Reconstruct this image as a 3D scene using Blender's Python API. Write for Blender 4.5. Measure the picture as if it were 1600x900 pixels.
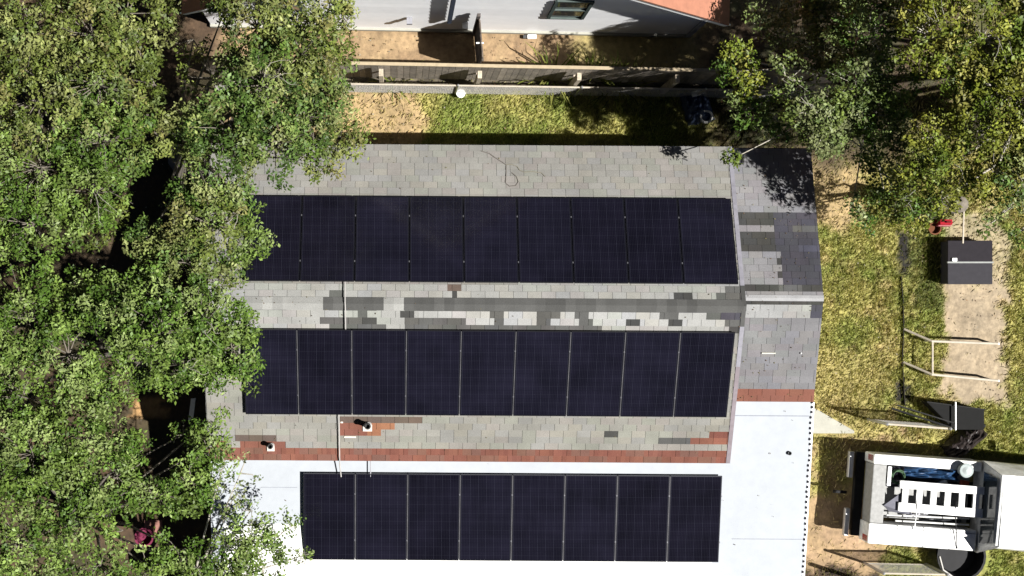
import bpy, math, random
import numpy as np
from mathutils import Vector, Matrix, Euler, noise as mnoise
random.seed(7)
rng = np.random.default_rng(11)
for o in list(bpy.data.objects): bpy.data.objects.remove(o)
S = bpy.context.scene
C = S.collection
R = math.radians

# ------------------------------------------------------------------ camera (drone, looking straight down)
CAMH, F = 32.0, 2208.0                      # height above ground, focal length in photo pixels (1600 wide)
NX, NY = 620.0, 475.0                       # where the plumb line under the drone meets the photo
cam = bpy.data.cameras.new('camera'); camo = bpy.data.objects.new('camera', cam); C.objects.link(camo)
camo.location = (0, 0, CAMH); camo.rotation_euler = (0, 0, 0)
cam.sensor_width = 36; cam.lens = F/1600*36
cam.shift_x = (800-NX)/1600; cam.shift_y = (NY-450)/1600
cam.clip_start = 1; cam.clip_end = 3000
S.camera = camo
S.render.resolution_x = 1024; S.render.resolution_y = 576

# ------------------------------------------------------------------ light
EL, AZ = 55.0, 18.0                         # sun height; degrees south of east
W = bpy.data.worlds.new('World'); S.world = W; W.use_nodes = True
nt = W.node_tree; nt.nodes.clear()
sky = nt.nodes.new('ShaderNodeTexSky'); sky.sky_type = 'NISHITA'; sky.sun_disc = False
sky.sun_elevation = R(EL); sky.sun_rotation = R(90+AZ); sky.air_density = 0.12; sky.dust_density = 0.1; sky.ozone_density = 0.6
bg = nt.nodes.new('ShaderNodeBackground'); bg.inputs[1].default_value = 0.05
out = nt.nodes.new('ShaderNodeOutputWorld')
nt.links.new(sky.outputs[0], bg.inputs[0]); nt.links.new(bg.outputs[0], out.inputs[0])
sl = bpy.data.lights.new('sun', 'SUN'); sl.energy = 5.0; sl.angle = R(0.5); sl.color = (1.0, 0.975, 0.93)
so = bpy.data.objects.new('sun', sl); C.objects.link(so)
sd = Vector((-math.cos(R(EL))*math.cos(R(AZ)), math.cos(R(EL))*math.sin(R(AZ)), -math.sin(R(EL))))
so.rotation_euler = sd.to_track_quat('-Z', 'Y').to_euler(); so.location = (20, -8, 25)
S.view_settings.view_transform = 'Standard'; S.view_settings.look = 'None'
S.view_settings.gamma = 1.0; S.view_settings.exposure = 1.32
S.view_settings.use_curve_mapping = False
EFF = 2.95                                  # light on a level sunlit surface after exposure: albedo = photo value / EFF

# ------------------------------------------------------------------ helpers
def P(px, py, z=0.0):
    k = (CAMH-z)/F
    return Vector(((px-NX)*k, (NY-py)*k, z))
def lin(c):
    c /= 255.0
    return c/12.92 if c <= 0.04045 else ((c+0.055)/1.055)**2.4
def A(r, g, b, k=1.0): return tuple(min(0.85, lin(v)/EFF*k) for v in (r, g, b))
def mixc(a, b, t): return tuple(a[i]*(1-t)+b[i]*t for i in range(3))
def mulc(a, k): return tuple(min(0.9, v*k) for v in a[:3])

class MB:
    def __init__(s): s.v = []; s.f = []; s.c = []; s.m = []
    def add(s, vs, fs, col=(1, 1, 1), mi=0):
        n = len(s.v); s.v += [tuple(v) for v in vs]; s.c += [tuple(col[:3])]*len(vs)
        s.f += [tuple(n+i for i in f) for f in fs]; s.m += [mi]*len(fs); return s
    def quad(s, a, b, c, d, col=(1, 1, 1), mi=0): return s.add([a, b, c, d], [(0, 1, 2, 3)], col, mi)
    def box(s, c, size, rz=0, col=(1, 1, 1), mi=0, M=None):
        hx, hy, hz = [v/2 for v in size]
        m = M or (Matrix.Translation(c) @ Matrix.Rotation(rz, 4, 'Z'))
        vs = [m @ Vector((x*hx, y*hy, z*hz)) for x in (-1, 1) for y in (-1, 1) for z in (-1, 1)]
        return s.add(vs, [(0, 1, 3, 2), (4, 6, 7, 5), (0, 4, 5, 1), (2, 3, 7, 6), (0, 2, 6, 4), (1, 5, 7, 3)], col, mi)
    def beam(s, a, b, w, h, col=(1, 1, 1), mi=0):      # box from a to b
        a = Vector(a); b = Vector(b); d = b-a; L = d.length
        x = d/L; up = Vector((0, 0, 1))
        if abs(x.z) > .95: up = Vector((0, 1, 0))
        y = up.cross(x).normalized(); z = x.cross(y)
        m = Matrix((x, y, z)).transposed().to_4x4(); m.translation = (a+b)/2
        return s.box(None, (L, w, h), M=m, col=col, mi=mi)
    def tube(s, pts, r, n=6, col=(1, 1, 1), mi=0, cap=True):
        pts = [Vector(p) for p in pts]; rs = r if hasattr(r, '__len__') else [r]*len(pts)
        vs = []; fs = []
        for i, p in enumerate(pts):
            d = (pts[min(i+1, len(pts)-1)]-pts[max(i-1, 0)])
            if d.length < 1e-6: d = Vector((0, 0, 1))
            d.normalize()
            u = d.cross(Vector((0, 0, 1)) if abs(d.z) < .9 else Vector((1, 0, 0))).normalized(); w = d.cross(u)
            for k in range(n):
                a = 2*math.pi*k/n; vs.append(p+(u*math.cos(a)+w*math.sin(a))*rs[i])
        for i in range(len(pts)-1):
            for k in range(n):
                k2 = (k+1) % n; fs.append((i*n+k, i*n+k2, (i+1)*n+k2, (i+1)*n+k))
        if cap: fs.append(tuple(range(n-1, -1, -1))); fs.append(tuple((len(pts)-1)*n+k for k in range(n)))
        return s.add(vs, fs, col, mi)
    def poly(s, pts, z0, z1, col=(1, 1, 1), mi=0):     # prism from a plan outline
        n = len(pts)
        vs = [(p[0], p[1], z0) for p in pts]+[(p[0], p[1], z1) for p in pts]
        fs = [tuple(range(n, 2*n)), tuple(range(n-1, -1, -1))]+[(i, (i+1) % n, n+(i+1) % n, n+i) for i in range(n)]
        return s.add(vs, fs, col, mi)
    def lathe(s, prof, c=(0, 0, 0), n=16, col=(1, 1, 1), mi=0, axis='Z'):
        vs = []; fs = []
        for (r, z) in prof:
            for k in range(n):
                a = 2*math.pi*k/n
                p = (r*math.cos(a), r*math.sin(a), z) if axis == 'Z' else (r*math.cos(a), z, r*math.sin(a))
                vs.append(Vector(p)+Vector(c))
        for i in range(len(prof)-1):
            for k in range(n):
                k2 = (k+1) % n; fs.append((i*n+k, i*n+k2, (i+1)*n+k2, (i+1)*n+k))
        fs.append(tuple(range(n))); fs.append(tuple((len(prof)-1)*n+k for k in range(n)))
        return s.add(vs, fs, col, mi)
    def build(s, name, mats, parent=None, bevel=0, smooth=False):
        me = bpy.data.meshes.new(name); me.from_pydata(s.v, [], s.f); me.update()
        for m in (mats if isinstance(mats, (list, tuple)) else [mats]): me.materials.append(m)
        me.polygons.foreach_set('material_index', s.m)
        if smooth: me.polygons.foreach_set('use_smooth', [True]*len(s.f))
        ca = me.color_attributes.new('Col', 'FLOAT_COLOR', 'POINT')
        ca.data.foreach_set('color', np.hstack([np.array(s.c, dtype=np.float32), np.ones((len(s.c), 1), dtype=np.float32)]).ravel())
        o = bpy.data.objects.new(name, me); C.objects.link(o)
        if parent: o.parent = parent
        if bevel:
            b = o.modifiers.new('bevel', 'BEVEL'); b.width = bevel; b.segments = 2; b.limit_method = 'ANGLE'
        return o
def tag(o, label=None, cat=None, group=None, kind=None):
    if label: o['label'] = label
    if cat: o['category'] = cat
    if group: o['group'] = group
    if kind: o['kind'] = kind
    return o
def thing(name, label, cat, loc=(0, 0, 0), rz=0, group=None):
    o = bpy.data.objects.new(name, None); C.objects.link(o); o.location = loc; o.rotation_euler = (0, 0, rz)
    o.empty_display_size = .2
    return tag(o, label, cat, group)

# ------------------------------------------------------------------ materials
def mat(name, col=None, rough=.8, metal=0, nscale=0, namt=0.25, bump=0, bscale=40, spec=.5, coat=0, trans=0, stain=0):
    m = bpy.data.materials.new(name); m.use_nodes = True; n = m.node_tree; b = n.nodes['Principled BSDF']
    L = n.links
    b.inputs['Roughness'].default_value = rough; b.inputs['Metallic'].default_value = metal
    b.inputs['Specular IOR Level'].default_value = spec
    b.inputs['Coat Weight'].default_value = coat
    if col is None:
        at = n.nodes.new('ShaderNodeAttribute'); at.attribute_name = 'Col'; src = at.outputs['Color']
    else:
        rgb = n.nodes.new('ShaderNodeRGB'); rgb.outputs[0].default_value = (*col[:3], 1); src = rgb.outputs[0]
    tc = n.nodes.new('ShaderNodeTexCoord')
    def mulnoise(src, scale, amt, detail=6):
        nz = n.nodes.new('ShaderNodeTexNoise'); nz.inputs['Scale'].default_value = scale; nz.inputs['Detail'].default_value = detail
        nz.inputs['Roughness'].default_value = .65
        L.new(tc.outputs['Object'], nz.inputs['Vector'])
        mr = n.nodes.new('ShaderNodeMapRange'); mr.inputs[1].default_value = .3; mr.inputs[2].default_value = .7
        mr.inputs[3].default_value = 1-amt; mr.inputs[4].default_value = 1+amt
        L.new(nz.outputs[0], mr.inputs[0])
        vm = n.nodes.new('ShaderNodeVectorMath'); vm.operation = 'SCALE'
        L.new(src, vm.inputs[0]); L.new(mr.outputs[0], vm.inputs['Scale'])
        return vm.outputs[0]
    if nscale: src = mulnoise(src, nscale, namt)
    if stain: src = mulnoise(src, stain, namt*.8, 3)
    L.new(src, b.inputs['Base Color'])
    if bump:
        nz = n.nodes.new('ShaderNodeTexNoise'); nz.inputs['Scale'].default_value = bscale; nz.inputs['Detail'].default_value = 5
        L.new(tc.outputs['Object'], nz.inputs['Vector'])
        bp = n.nodes.new('ShaderNodeBump'); bp.inputs['Strength'].default_value = bump; bp.inputs['Distance'].default_value = .02
        L.new(nz.outputs[0], bp.inputs['Height']); L.new(bp.outputs[0], b.inputs['Normal'])
    if trans:
        tr = n.nodes.new('ShaderNodeBsdfTranslucent'); L.new(src, tr.inputs['Color'])
        mx = n.nodes.new('ShaderNodeMixShader'); mx.inputs[0].default_value = trans
        L.new(b.outputs[0], mx.inputs[1]); L.new(tr.outputs[0], mx.inputs[2])
        L.new(mx.outputs[0], n.nodes['Material Output'].inputs[0])
    return m
M = dict(
    ground=mat('soil_and_turf', None, .95, nscale=9, namt=.3, bump=.9, bscale=14, stain=1.3),
    shingle=mat('asphalt_shingle', None, .95, nscale=55, namt=.16, bump=.35, bscale=90, stain=1.1, spec=.1),
    membrane=mat('white_roof_membrane', (.265, .282, .305), .7, nscale=.7, namt=.045, bump=.04, bscale=6, stain=5, spec=.3),
    under=mat('roof_underlay', (.03, .03, .03), .9),
    siding=mat('white_siding', (.84, .85, .86), .6, nscale=2.5, namt=.04),
    stucco=mat('pale_wall_paint', (.6, .6, .58), .8, nscale=3, namt=.1),
    redroof=mat('terracotta_roof', A(216, 146, 116), .85, nscale=6, namt=.15, bump=.2, bscale=30),
    frame=mat('dark_anodised_frame', (.012, .012, .018), .35, metal=.6),
    galv=mat('galvanised_steel', (.42, .42, .43), .45, metal=.7, nscale=8, namt=.12),
    wire=mat('fence_wire', (.30, .29, .27), .6),
    rail=mat('pale_pipe_rail', (.34, .30, .24), .6, nscale=12, namt=.15),
    timber=mat('weathered_timber', None, .9, nscale=16, namt=.35, bump=.3, bscale=60, stain=2),
    cream=mat('cream_timber_rail', A(226, 205, 168), .8, nscale=9, namt=.15),
    concrete=mat('pale_concrete', (.25, .245, .21), .9, nscale=4, namt=.1, bump=.1),
    bark=mat('grey_bark', (.11, .095, .075), .95, nscale=14, namt=.35, bump=.6, bscale=30),
    barklight=mat('pale_bark', (.26, .24, .2), .9, nscale=14, namt=.3, bump=.5, bscale=30),
    twig=mat('pale_twig', (.17, .16, .13), .9, nscale=20, namt=.2),
    leaf=mat('leaf', None, .5, trans=.14, spec=.2),
    grass=mat('grass_blade', None, .8, trans=.2, spec=.15),
    white=mat('white_vehicle_paint', (.62, .62, .61), .4, nscale=2.2, namt=.22, coat=.3, stain=9),
    grey=mat('grey_liner', (.20, .20, .195), .7, nscale=10, namt=.2),
    black=mat('black_plastic', (.008, .008, .009), .6, spec=.12, nscale=8, namt=.3),
    rubber=mat('tyre_rubber', (.012, .012, .012), .85, spec=.15),
    glass=mat('dark_glass', (.02, .025, .03), .08, spec=.6),
    red=mat('red_lens', (.42, .03, .02), .25),
    col=mat('painted', None, .85, spec=.12, nscale=10, namt=.12),
    cloth=mat('crumpled_sheet', None, .5, spec=.3, nscale=10, namt=.2, bump=.3, bscale=14),
    fabric=mat('woven_cloth', None, .9, nscale=20, namt=.2),
)
def panel_glass():
    m = bpy.data.materials.new('solar_cells'); m.use_nodes = True; n = m.node_tree; L = n.links; b = n.nodes['Principled BSDF']
    tc = n.nodes.new('ShaderNodeTexCoord'); sp = n.nodes.new('ShaderNodeSeparateXYZ'); L.new(tc.outputs['Object'], sp.inputs[0])
    def line(axis, period, width):
        d = n.nodes.new('ShaderNodeMath'); d.operation = 'DIVIDE'; d.inputs[1].default_value = period; L.new(sp.outputs[axis], d.inputs[0])
        f = n.nodes.new('ShaderNodeMath'); f.operation = 'FRACT'; L.new(d.outputs[0], f.inputs[0])
        c = n.nodes.new('ShaderNodeMath'); c.operation = 'LESS_THAN'; c.inputs[1].default_value = width/period; L.new(f.outputs[0], c.inputs[0])
        return c.outputs[0]
    def mx(fac, a, bcol, k):
        q = n.nodes.new('ShaderNodeMix'); q.data_type = 'RGBA'
        mm = n.nodes.new('ShaderNodeMath'); mm.operation = 'MULTIPLY'; mm.inputs[1].default_value = k; L.new(fac, mm.inputs[0])
        L.new(mm.outputs[0], q.inputs[0]); L.new(a, q.inputs[6]); q.inputs[7].default_value = (*bcol, 1); return q.outputs[2]
    oi = n.nodes.new('ShaderNodeObjectInfo')
    cr = n.nodes.new('ShaderNodeValToRGB'); L.new(oi.outputs['Random'], cr.inputs[0])
    cr.color_ramp.elements[0].color = (.0032, .0028, .0058, 1); cr.color_ramp.elements[1].color = (.0050, .0046, .0092, 1)
    nz = n.nodes.new('ShaderNodeTexNoise'); nz.inputs['Scale'].default_value = 1.6; nz.inputs['Detail'].default_value = 4
    va = n.nodes.new('ShaderNodeVectorMath'); va.operation = 'ADD'; L.new(tc.outputs['Object'], va.inputs[0]); L.new(oi.outputs['Location'], va.inputs[1])
    L.new(va.outputs[0], nz.inputs['Vector'])
    mr = n.nodes.new('ShaderNodeMapRange'); mr.inputs[1].default_value = .3; mr.inputs[2].default_value = .7; mr.inputs[3].default_value = .65; mr.inputs[4].default_value = 1.35
    L.new(nz.outputs[0], mr.inputs[0])
    sc = n.nodes.new('ShaderNodeVectorMath'); sc.operation = 'SCALE'; L.new(cr.outputs[0], sc.inputs[0]); L.new(mr.outputs[0], sc.inputs['Scale'])
    c = sc.outputs[0]
    c = mx(line(0, .0335, .006), c, (.018, .019, .025), .3)
    c = mx(line(1, .0915, .007), c, (.017, .018, .026), .28)
    c = mx(line(0, .168, .008), c, (.022, .023, .034), .4)
    c = mx(line(1, .183, .008), c, (.002, .002, .004), .7)
    L.new(c, b.inputs['Base Color']); b.inputs['Roughness'].default_value = .11; b.inputs['Specular IOR Level'].default_value = .3
    return m
M['cells'] = panel_glass()
M['clamp'] = mat('clamp_metal', (.10, .10, .11), .5, metal=.5)
M['strip'] = mat('joint_strip_metal', (.07, .069, .075), .6, nscale=3, namt=.5)

# ------------------------------------------------------------------ the ground, one sheet to the horizon
def fb(x, y, s=1.0, o=0.0):
    return mnoise.fractal(Vector((x*s+o, y*s-o, o*.7)), 1.0, 2.0, 4)          # about -1..1
DIRT, DIRT2 = A(210, 178, 134), A(180, 148, 112)
DRY, GRN, YEL = A(226, 196, 140), A(156, 170, 76), A(212, 202, 118)
DARKG, LITTER, DRIVE, SOIL = A(92, 108, 42), A(104, 80, 56), A(208, 188, 158), A(70, 54, 44)
def inside(px, py, x0, y0, x1, y1, s=14.0):
    d = min(px-x0, x1-px, py-y0, y1-py); return max(0.0, min(1.0, .5+d/s))
def ground_col(X, Y):
    px = NX+X*F/CAMH; py = NY-Y*F/CAMH
    n1 = fb(X, Y, .9, 3.1); n2 = fb(X, Y, 2.6, 9.4); n3 = fb(X, Y, 7.0, 1.7)
    jx = px+n2*22+n3*8; jy = py+fb(X, Y, 2.2, 5.0)*18+n3*6
    c = mixc(YEL, GRN, max(0, min(1, .40+.9*n1+.5*n2)))
    c = mixc(c, DRY, max(0, min(1, -.15+1.2*fb(X, Y, 1.7, 22)+.3*n3)))
    g = 1.0                                                                     # how much grass grows
    def over(t, col, gr):
        nonlocal c, g
        c = mixc(c, col, t); g = g*(1-t)+gr*t
    # north yard
    t = inside(jx, py, 380, 118, 1500, 250, 5)
    over(t, mixc(YEL, GRN, max(0, min(1, .45+n1+.5*n2))), .9)
    t = inside(jx, jy, 300, 135, 662, 260, 14); over(t, mixc(DRY, DIRT, .45+.4*n2), .22)
    t = inside(px, py, 200, -900, 1500, 143, 5); over(t, mixc(A(142, 130, 110), A(108, 98, 80), .5+n2), .12)
    t = inside(px, py, 200, -900, 1500, 112, 4); over(t, mixc(DIRT, DIRT2, max(0, .35+.8*n2)), .04)
    t = inside(jx, jy, 900, -200, 1100, 110, 30); over(t, mixc(YEL, DIRT, .5), .45)
    # east lawn
    t = inside(jx, jy, 1150, 225, 1345, 352, 22); over(t*.9, mixc(DIRT, DRY, .4), .15)
    t = inside(jx, jy, 1255, 540, 1400, 690, 40); over(t*.55, mixc(YEL, DRY, .6), .7)
    t = inside(jx, jy, 1420, 320, 1475, 480, 20); over(t*.8, DARKG, 1)
    t = inside(jx, jy, 1478, 440, 1572, 625, 12); over(t, mixc(DRIVE, DIRT, max(0, .3+.5*n2)), .015)
    t = inside(jx, jy, 1484, 330, 1572, 620, 12); over(t*.8, DRIVE, .0)
    # around the truck
    t = inside(jx, jy, 1180, 675, 1520, 1300, 16); over(t, mixc(YEL, DIRT, max(0, min(1, .35+n2))), .5)
    t = inside(jx, jy, 1180, 772, 1385, 1000, 26); over(t, mixc(DIRT, A(212, 178, 140), .5+n2), .05)
    t = inside(jx, jy, 1225, 884, 1372, 1100, 8); over(t, mixc(SOIL, LITTER, .5+n2), .35)
    t = inside(jx, jy, 1375, 852, 1480, 1300, 16); over(t*.8, mixc(GRN, YEL, .5+n1), .8)
    # cast shade painted as dark blobs into the lawn colour
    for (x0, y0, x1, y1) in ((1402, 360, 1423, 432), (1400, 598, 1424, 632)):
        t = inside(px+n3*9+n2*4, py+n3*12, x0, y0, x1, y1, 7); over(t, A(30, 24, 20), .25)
    # under the western trees
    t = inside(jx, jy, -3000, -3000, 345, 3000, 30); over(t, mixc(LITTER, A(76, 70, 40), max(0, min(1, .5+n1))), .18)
    t = inside(jx, py, 202, 622, 262, 652, 8); over(t, A(224, 176, 116), .0)
    t = inside(jx, jy, 1100, -60, 1420, 262, 40); over(t*.9, mixc(mulc(LITTER, .7), A(64, 62, 40), max(0, min(1, .4+n2))), .25)  # leaf litter, coloured darker to deepen the shade under the north-east trees
    t = inside(jx, jy, 1130, -900, 2600, 230, 60); over(t*.8, mixc(mulc(LITTER, .7), A(70, 78, 40), max(0, min(1, .5+n2))), .3)  # litter further out, with the same tree shade put into its colour
    return mulc(c, 1+.12*n3), g
def axis_lines(a, b, step):
    core = list(np.arange(a, b+1e-6, step)); lo = []; d = step
    x = a
    while x > -900: d *= 1.5; x -= d; lo.append(x)
    hi = []; d = step; x = b
    while x < 900: d *= 1.5; x += d; hi.append(x)
    return lo[::-1]+core+hi
gx = axis_lines(-9.6, 15.4, .075); gy = axis_lines(-7.2, 8.0, .075)
mb = MB(); nxg = len(gx)
cols = []; verts = []; GM = {}
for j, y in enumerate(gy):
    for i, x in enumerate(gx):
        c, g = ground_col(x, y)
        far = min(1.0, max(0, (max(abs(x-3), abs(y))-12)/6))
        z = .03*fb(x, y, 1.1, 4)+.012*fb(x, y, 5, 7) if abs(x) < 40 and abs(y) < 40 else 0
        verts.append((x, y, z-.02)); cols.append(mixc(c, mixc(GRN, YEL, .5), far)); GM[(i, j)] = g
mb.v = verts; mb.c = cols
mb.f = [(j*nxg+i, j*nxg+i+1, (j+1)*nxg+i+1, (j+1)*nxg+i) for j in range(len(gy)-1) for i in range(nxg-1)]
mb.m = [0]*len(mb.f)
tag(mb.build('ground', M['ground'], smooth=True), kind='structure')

# grass blades
def blades(n):
    xs = rng.uniform(-1.9, 15.0, n); ys = rng.uniform(-7.0, 5.4, n)
    V = []; Fc = []; Cc = []
    for x, y in zip(xs, ys):
        px = NX+x*F/CAMH; py = NY-y*F/CAMH
        if px < 1258 and py > 250: continue
        if 1320 < px and 715 < py < 838: continue
        if px < 1338 and 622 < py < 680 and py-628 > (px-1256)*.55: continue
        if (x-P(1500, 868).x)**2+(y-P(1500, 868).y)**2 < .5: continue
        c, g = ground_col(x, y)
        if rng.random() > g: continue
        h = rng.uniform(.03, .10); a = rng.uniform(0, 2*math.pi) if rng.random() < .35 else rng.choice((-1, 1))*rng.normal(1.57, .4)
        ln = rng.uniform(.03, .13); w = rng.uniform(.004, .009)
        dx, dy = math.cos(a), math.sin(a); k = len(V)
        V += [(x-dy*w, y+dx*w, -.02), (x+dy*w, y-dx*w, -.02), (x+dx*ln*.5+dy*w*.7, y+dy*ln*.5-dx*w*.7, h*.7), (x+dx*ln*1.1, y+dy*ln*1.1, h)]
        Fc.append((k, k+1, k+2, k+3))
        t = rng.random(); cc = mulc(mixc(mulc(c, 1.15), (A(184, 180, 108), A(108, 128, 50), A(204, 194, 142), A(150, 164, 80))[int(rng.integers(0, 4))], .5), rng.uniform(1.3, 2.5))
        Cc += [cc]*4
    b = MB(); b.v = V; b.f = Fc; b.c = Cc; b.m = [0]*len(Fc); return b
tag(blades(230000).build('grass', M['grass']), 'short yellow green grass growing in uneven tufts on the lawn', 'grass', kind='stuff')

# concrete slab beside the house and strip of kerb by the drive
mb = MB(); mb.poly([P(*q)[:2] for q in ((1200, 600), (1256, 628), (1334, 673), (1334, 677), (1200, 677))], -.1, .045)
tag(mb.build('concrete_slab', M['concrete'], bevel=.01), 'pale triangular end of a concrete slab beside the white roof', 'slab', kind='structure')

# ------------------------------------------------------------------ the house with the solar roof
ROT = -.0066
house = thing('house', 'long grey shingled house with patched shingles, white rear roof and solar panels on top', 'house', (0, 0, 0), ROT)
def H(px, py, z):                            # photo point -> house-local point
    p = P(px, py, z); c, s = math.cos(-ROT), math.sin(-ROT)
    return Vector((p.x*c-p.y*s, p.x*s+p.y*c, z))
def Hpx(x, y, z):                            # house-local point -> photo point
    c, s = math.cos(ROT), math.sin(ROT); X = x*c-y*s; Y = x*s+y*c; k = F/(CAMH-z)
    return NX+X*k, NY-Y*k
XL, XR, XE = -3.86, 6.86, 8.59
RZ, EZ = 4.05, 2.75                          # main ridge and eave height
YN, YS = 3.30, -3.25
def zmain(y): return RZ-(RZ-EZ)/3.30*abs(y)
RZ2, YR2 = 3.56, .17
def zside(y): return RZ2-.305*abs(y-YR2)
def zlow(y): return 2.84+(y+1.96)*.165
G0, D0, D1, D2 = A(178, 176, 170), A(90, 90, 88), A(118, 118, 116), A(94, 93, 102)
RED, RED2, BRN, ORG = A(166, 112, 96), A(146, 96, 84), A(130, 114, 104), A(196, 140, 108)
LT, LT2 = A(198, 198, 194), A(212, 212, 209)
def jit(c, r, a=.1): return mulc(c, 1+r.uniform(-a, a))
PM = [  # main roof, painted in order: x0,y0,x1,y1,colour (photo pixels)
 (300, 440, 1165, 480, LT), (300, 480, 1165, 519, LT),
 (392, 465, 445, 486, D1), (430, 465, 445, 486, D0), (434, 493, 453, 500, D1),
 (515, 458, 537, 486, D1), (540, 466, 592, 486, D1), (574, 466, 592, 486, D0), (500, 494, 570, 503, D1), (512, 503, 600, 514, D1), (558, 486, 572, 503, D1), (568, 495, 591, 503, D0),
 (633, 466, 1150, 487, D1), (652, 466, 690, 487, D0), (706, 466, 740, 487, D0), (768, 466, 790, 487, D0), (832, 466, 860, 487, D0), (898, 466, 920, 487, D0), (966, 466, 1040, 487, D0), (1062, 466, 1100, 487, D2),
 (643, 452, 665, 459, D0), (702, 443, 723, 451, BRN), (710, 451, 732, 460, D0),
 (627, 487, 650, 495, D0), (636, 495, 1160, 519, D1), (762, 487, 1160, 495, D1),
 (652, 487, 765, 496, LT2), (727, 496, 772, 506, LT2), (787, 489, 838, 505, LT2), (863, 496, 906, 506, LT2), (875, 488, 900, 496, LT2),
 (930, 496, 1042, 505, LT2), (922, 488, 1033, 496, LT2), (940, 505, 1160, 519, LT), (1058, 488, 1103, 496, LT2), (1066, 496, 1135, 505, LT2), (975, 498, 997, 507, D0), (1043, 498, 1065, 507, D0),
 (1050, 457, 1073, 466, D0), (1060, 462, 1085, 474, D0), (1130, 446, 1170, 508, D1), (1118, 457, 1142, 466, D1), (1126, 474, 1170, 500, D2), (1140, 508, 1170, 519, D0),
 (533, 650, 660, 660, BRN), (600, 650, 660, 656, RED), (533, 657, 575, 682, RED), (572, 657, 614, 676, ORG),
 (943, 669, 965, 679, D0), (1110, 672, 1145, 683, RED2), (1080, 682, 1145, 697, RED), (1028, 686, 1080, 697, D1), (368, 682, 432, 692, BRN), (376, 691, 444, 704, RED), (330, 691, 352, 700, RED)]
PS = [  # lower east roof
 (1150, 334, 1212, 351, D0), (1155, 360, 1213, 368, D0), (1156, 377, 1216, 396, D0),
 (1210, 336, 1300, 396, D2), (1222, 394, 1300, 446, D2), (1214, 404, 1224, 411, D0), (1216, 422, 1224, 430, D0), (1240, 350, 1300, 362, D1), (1250, 380, 1300, 390, A(108, 108, 122)),
 (1150, 446, 1300, 456, D0), (1216, 446, 1250, 456, D1), (1150, 466, 1300, 476, D0), (1150, 476, 1264, 496, LT), (1264, 476, 1300, 499, D2), (1150, 604, 1280, 626, RED)]
def shingles(name, x0, x1, yr, ye, zf, patches, base, parent, redeave=False, seed=1):
    r = random.Random(seed); mb = MB(); n = max(1, int(round(abs(ye-yr)/.1335))); st = (ye-yr)/n; cw = .0935
    sgn = 1 if ye > yr else -1
    for i in range(n):
        ya, yb = ye-st*i, ye-st*(i+1)       # ya lower edge, yb upper edge
        off = (i*2+i//4) % 3; cb = r.uniform(.965, 1.03); x = x0; k = 0; tabc = 1; hue = (1, 1, 1)
        while x < x1-1e-4:
            xn = min(x+cw, x1)
            if (k+off) % 3 == 0: tabc = r.uniform(.92, 1.06); hue = r.choice(((1, 1, 1), (1, 1, 1), (1.02, 1, .96), (.98, 1.01, .97), (1.02, .98, .99), (.98, .99, 1.03)))
            za, zb = zf(ya)+.012, zf(yb)+.002
            px, py = Hpx((x+xn)/2, (ya+yb)/2, (za+zb)/2); py -= (px-620)*.0066*0
            c = mulc(base, cb*tabc)
            for (a, b, d, e, pc) in patches:
                if a <= px < d and b <= py < e: c = mulc(pc, (1+.22*fb(x, ya*.3, 1.6, 30))*(.8+.2*tabc) if pc not in (LT, LT2) else cb*.5+tabc*.5)
            if redeave and i < 2: c = mulc(mixc(RED, RED2, r.random()*.8) if (k//4+i) % 3 else mixc(RED, BRN, .4), tabc)
            c = tuple(c[q]*hue[q] for q in range(3))
            gl = .003 if (k+off) % 3 == 0 else 0; gr = .003 if (k+off) % 3 == 2 else 0
            xa, xb = x+gl, xn-gr
            q = [(xa, ya, za), (xb, ya, za), (xb, yb, zb), (xa, yb, zb)]
            if sgn > 0: q = q[::-1]
            mb.quad(*q, col=c)
            mb.quad((xa, ya, za), (xb, ya, za), (xb, ya, za-.011), (xa, ya, za-.011), col=mulc(c, .8))
            x = xn; k += 1
    return mb.build(name, M['shingle'], parent)
# structural deck below the shingles (solid, slightly lower), one part per roof
mb = MB()
mb.add([(XL, YN, EZ-.15), (XL, 0, RZ-.15), (XL, YS, zmain(YS)-.15), (XR, YN, EZ-.15), (XR, 0, RZ-.15), (XR, YS, zmain(YS)-.15),
        (XL, YN, EZ-.008), (XL, 0, RZ-.008), (XL, YS, zmain(YS)-.008), (XR, YN, EZ-.008), (XR, 0, RZ-.008), (XR, YS, zmain(YS)-.008)],
       [(6, 7, 10, 9), (7, 8, 11, 10), (0, 3, 4, 1), (1, 4, 5, 2), (0, 6, 9, 3), (2, 5, 11, 8), (0, 1, 7, 6), (1, 2, 8, 7), (3, 9, 10, 4), (4, 10, 11, 5)])
mb.add([(XR-.3, YN, zside(YN)-.15), (XR-.3, YR2, RZ2-.15), (XR-.3, -1.96, zside(-1.96)-.15), (XE, YN, zside(YN)-.15), (XE, YR2, RZ2-.15), (XE, -1.96, zside(-1.96)-.15),
        (XR-.3, YN, zside(YN)-.008), (XR-.3, YR2, RZ2-.008), (XR-.3, -1.96, zside(-1.96)-.008), (XE, YN, zside(YN)-.008), (XE, YR2, RZ2-.008), (XE, -1.96, zside(-1.96)-.008)],
       [(6, 7, 10, 9), (7, 8, 11, 10), (0, 3, 4, 1), (1, 4, 5, 2), (0, 6, 9, 3), (2, 5, 11, 8), (0, 1, 7, 6), (1, 2, 8, 7), (3, 9, 10, 4), (4, 10, 11, 5)])
mb.build('roof_deck', M['under'], house)
tag(shingles('roof_slope', XL, XR, 0, YN, zmain, PM, G0, house, seed=3), 'north slope of pale grey shingles')
tag(shingles('roof_slope', XL, XR, 0, YS, zmain, PM, A(180, 178, 170), house, True, seed=4), 'south slope of grey shingles with brick red patches and a red bottom band')
G1 = A(166, 165, 168)
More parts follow.
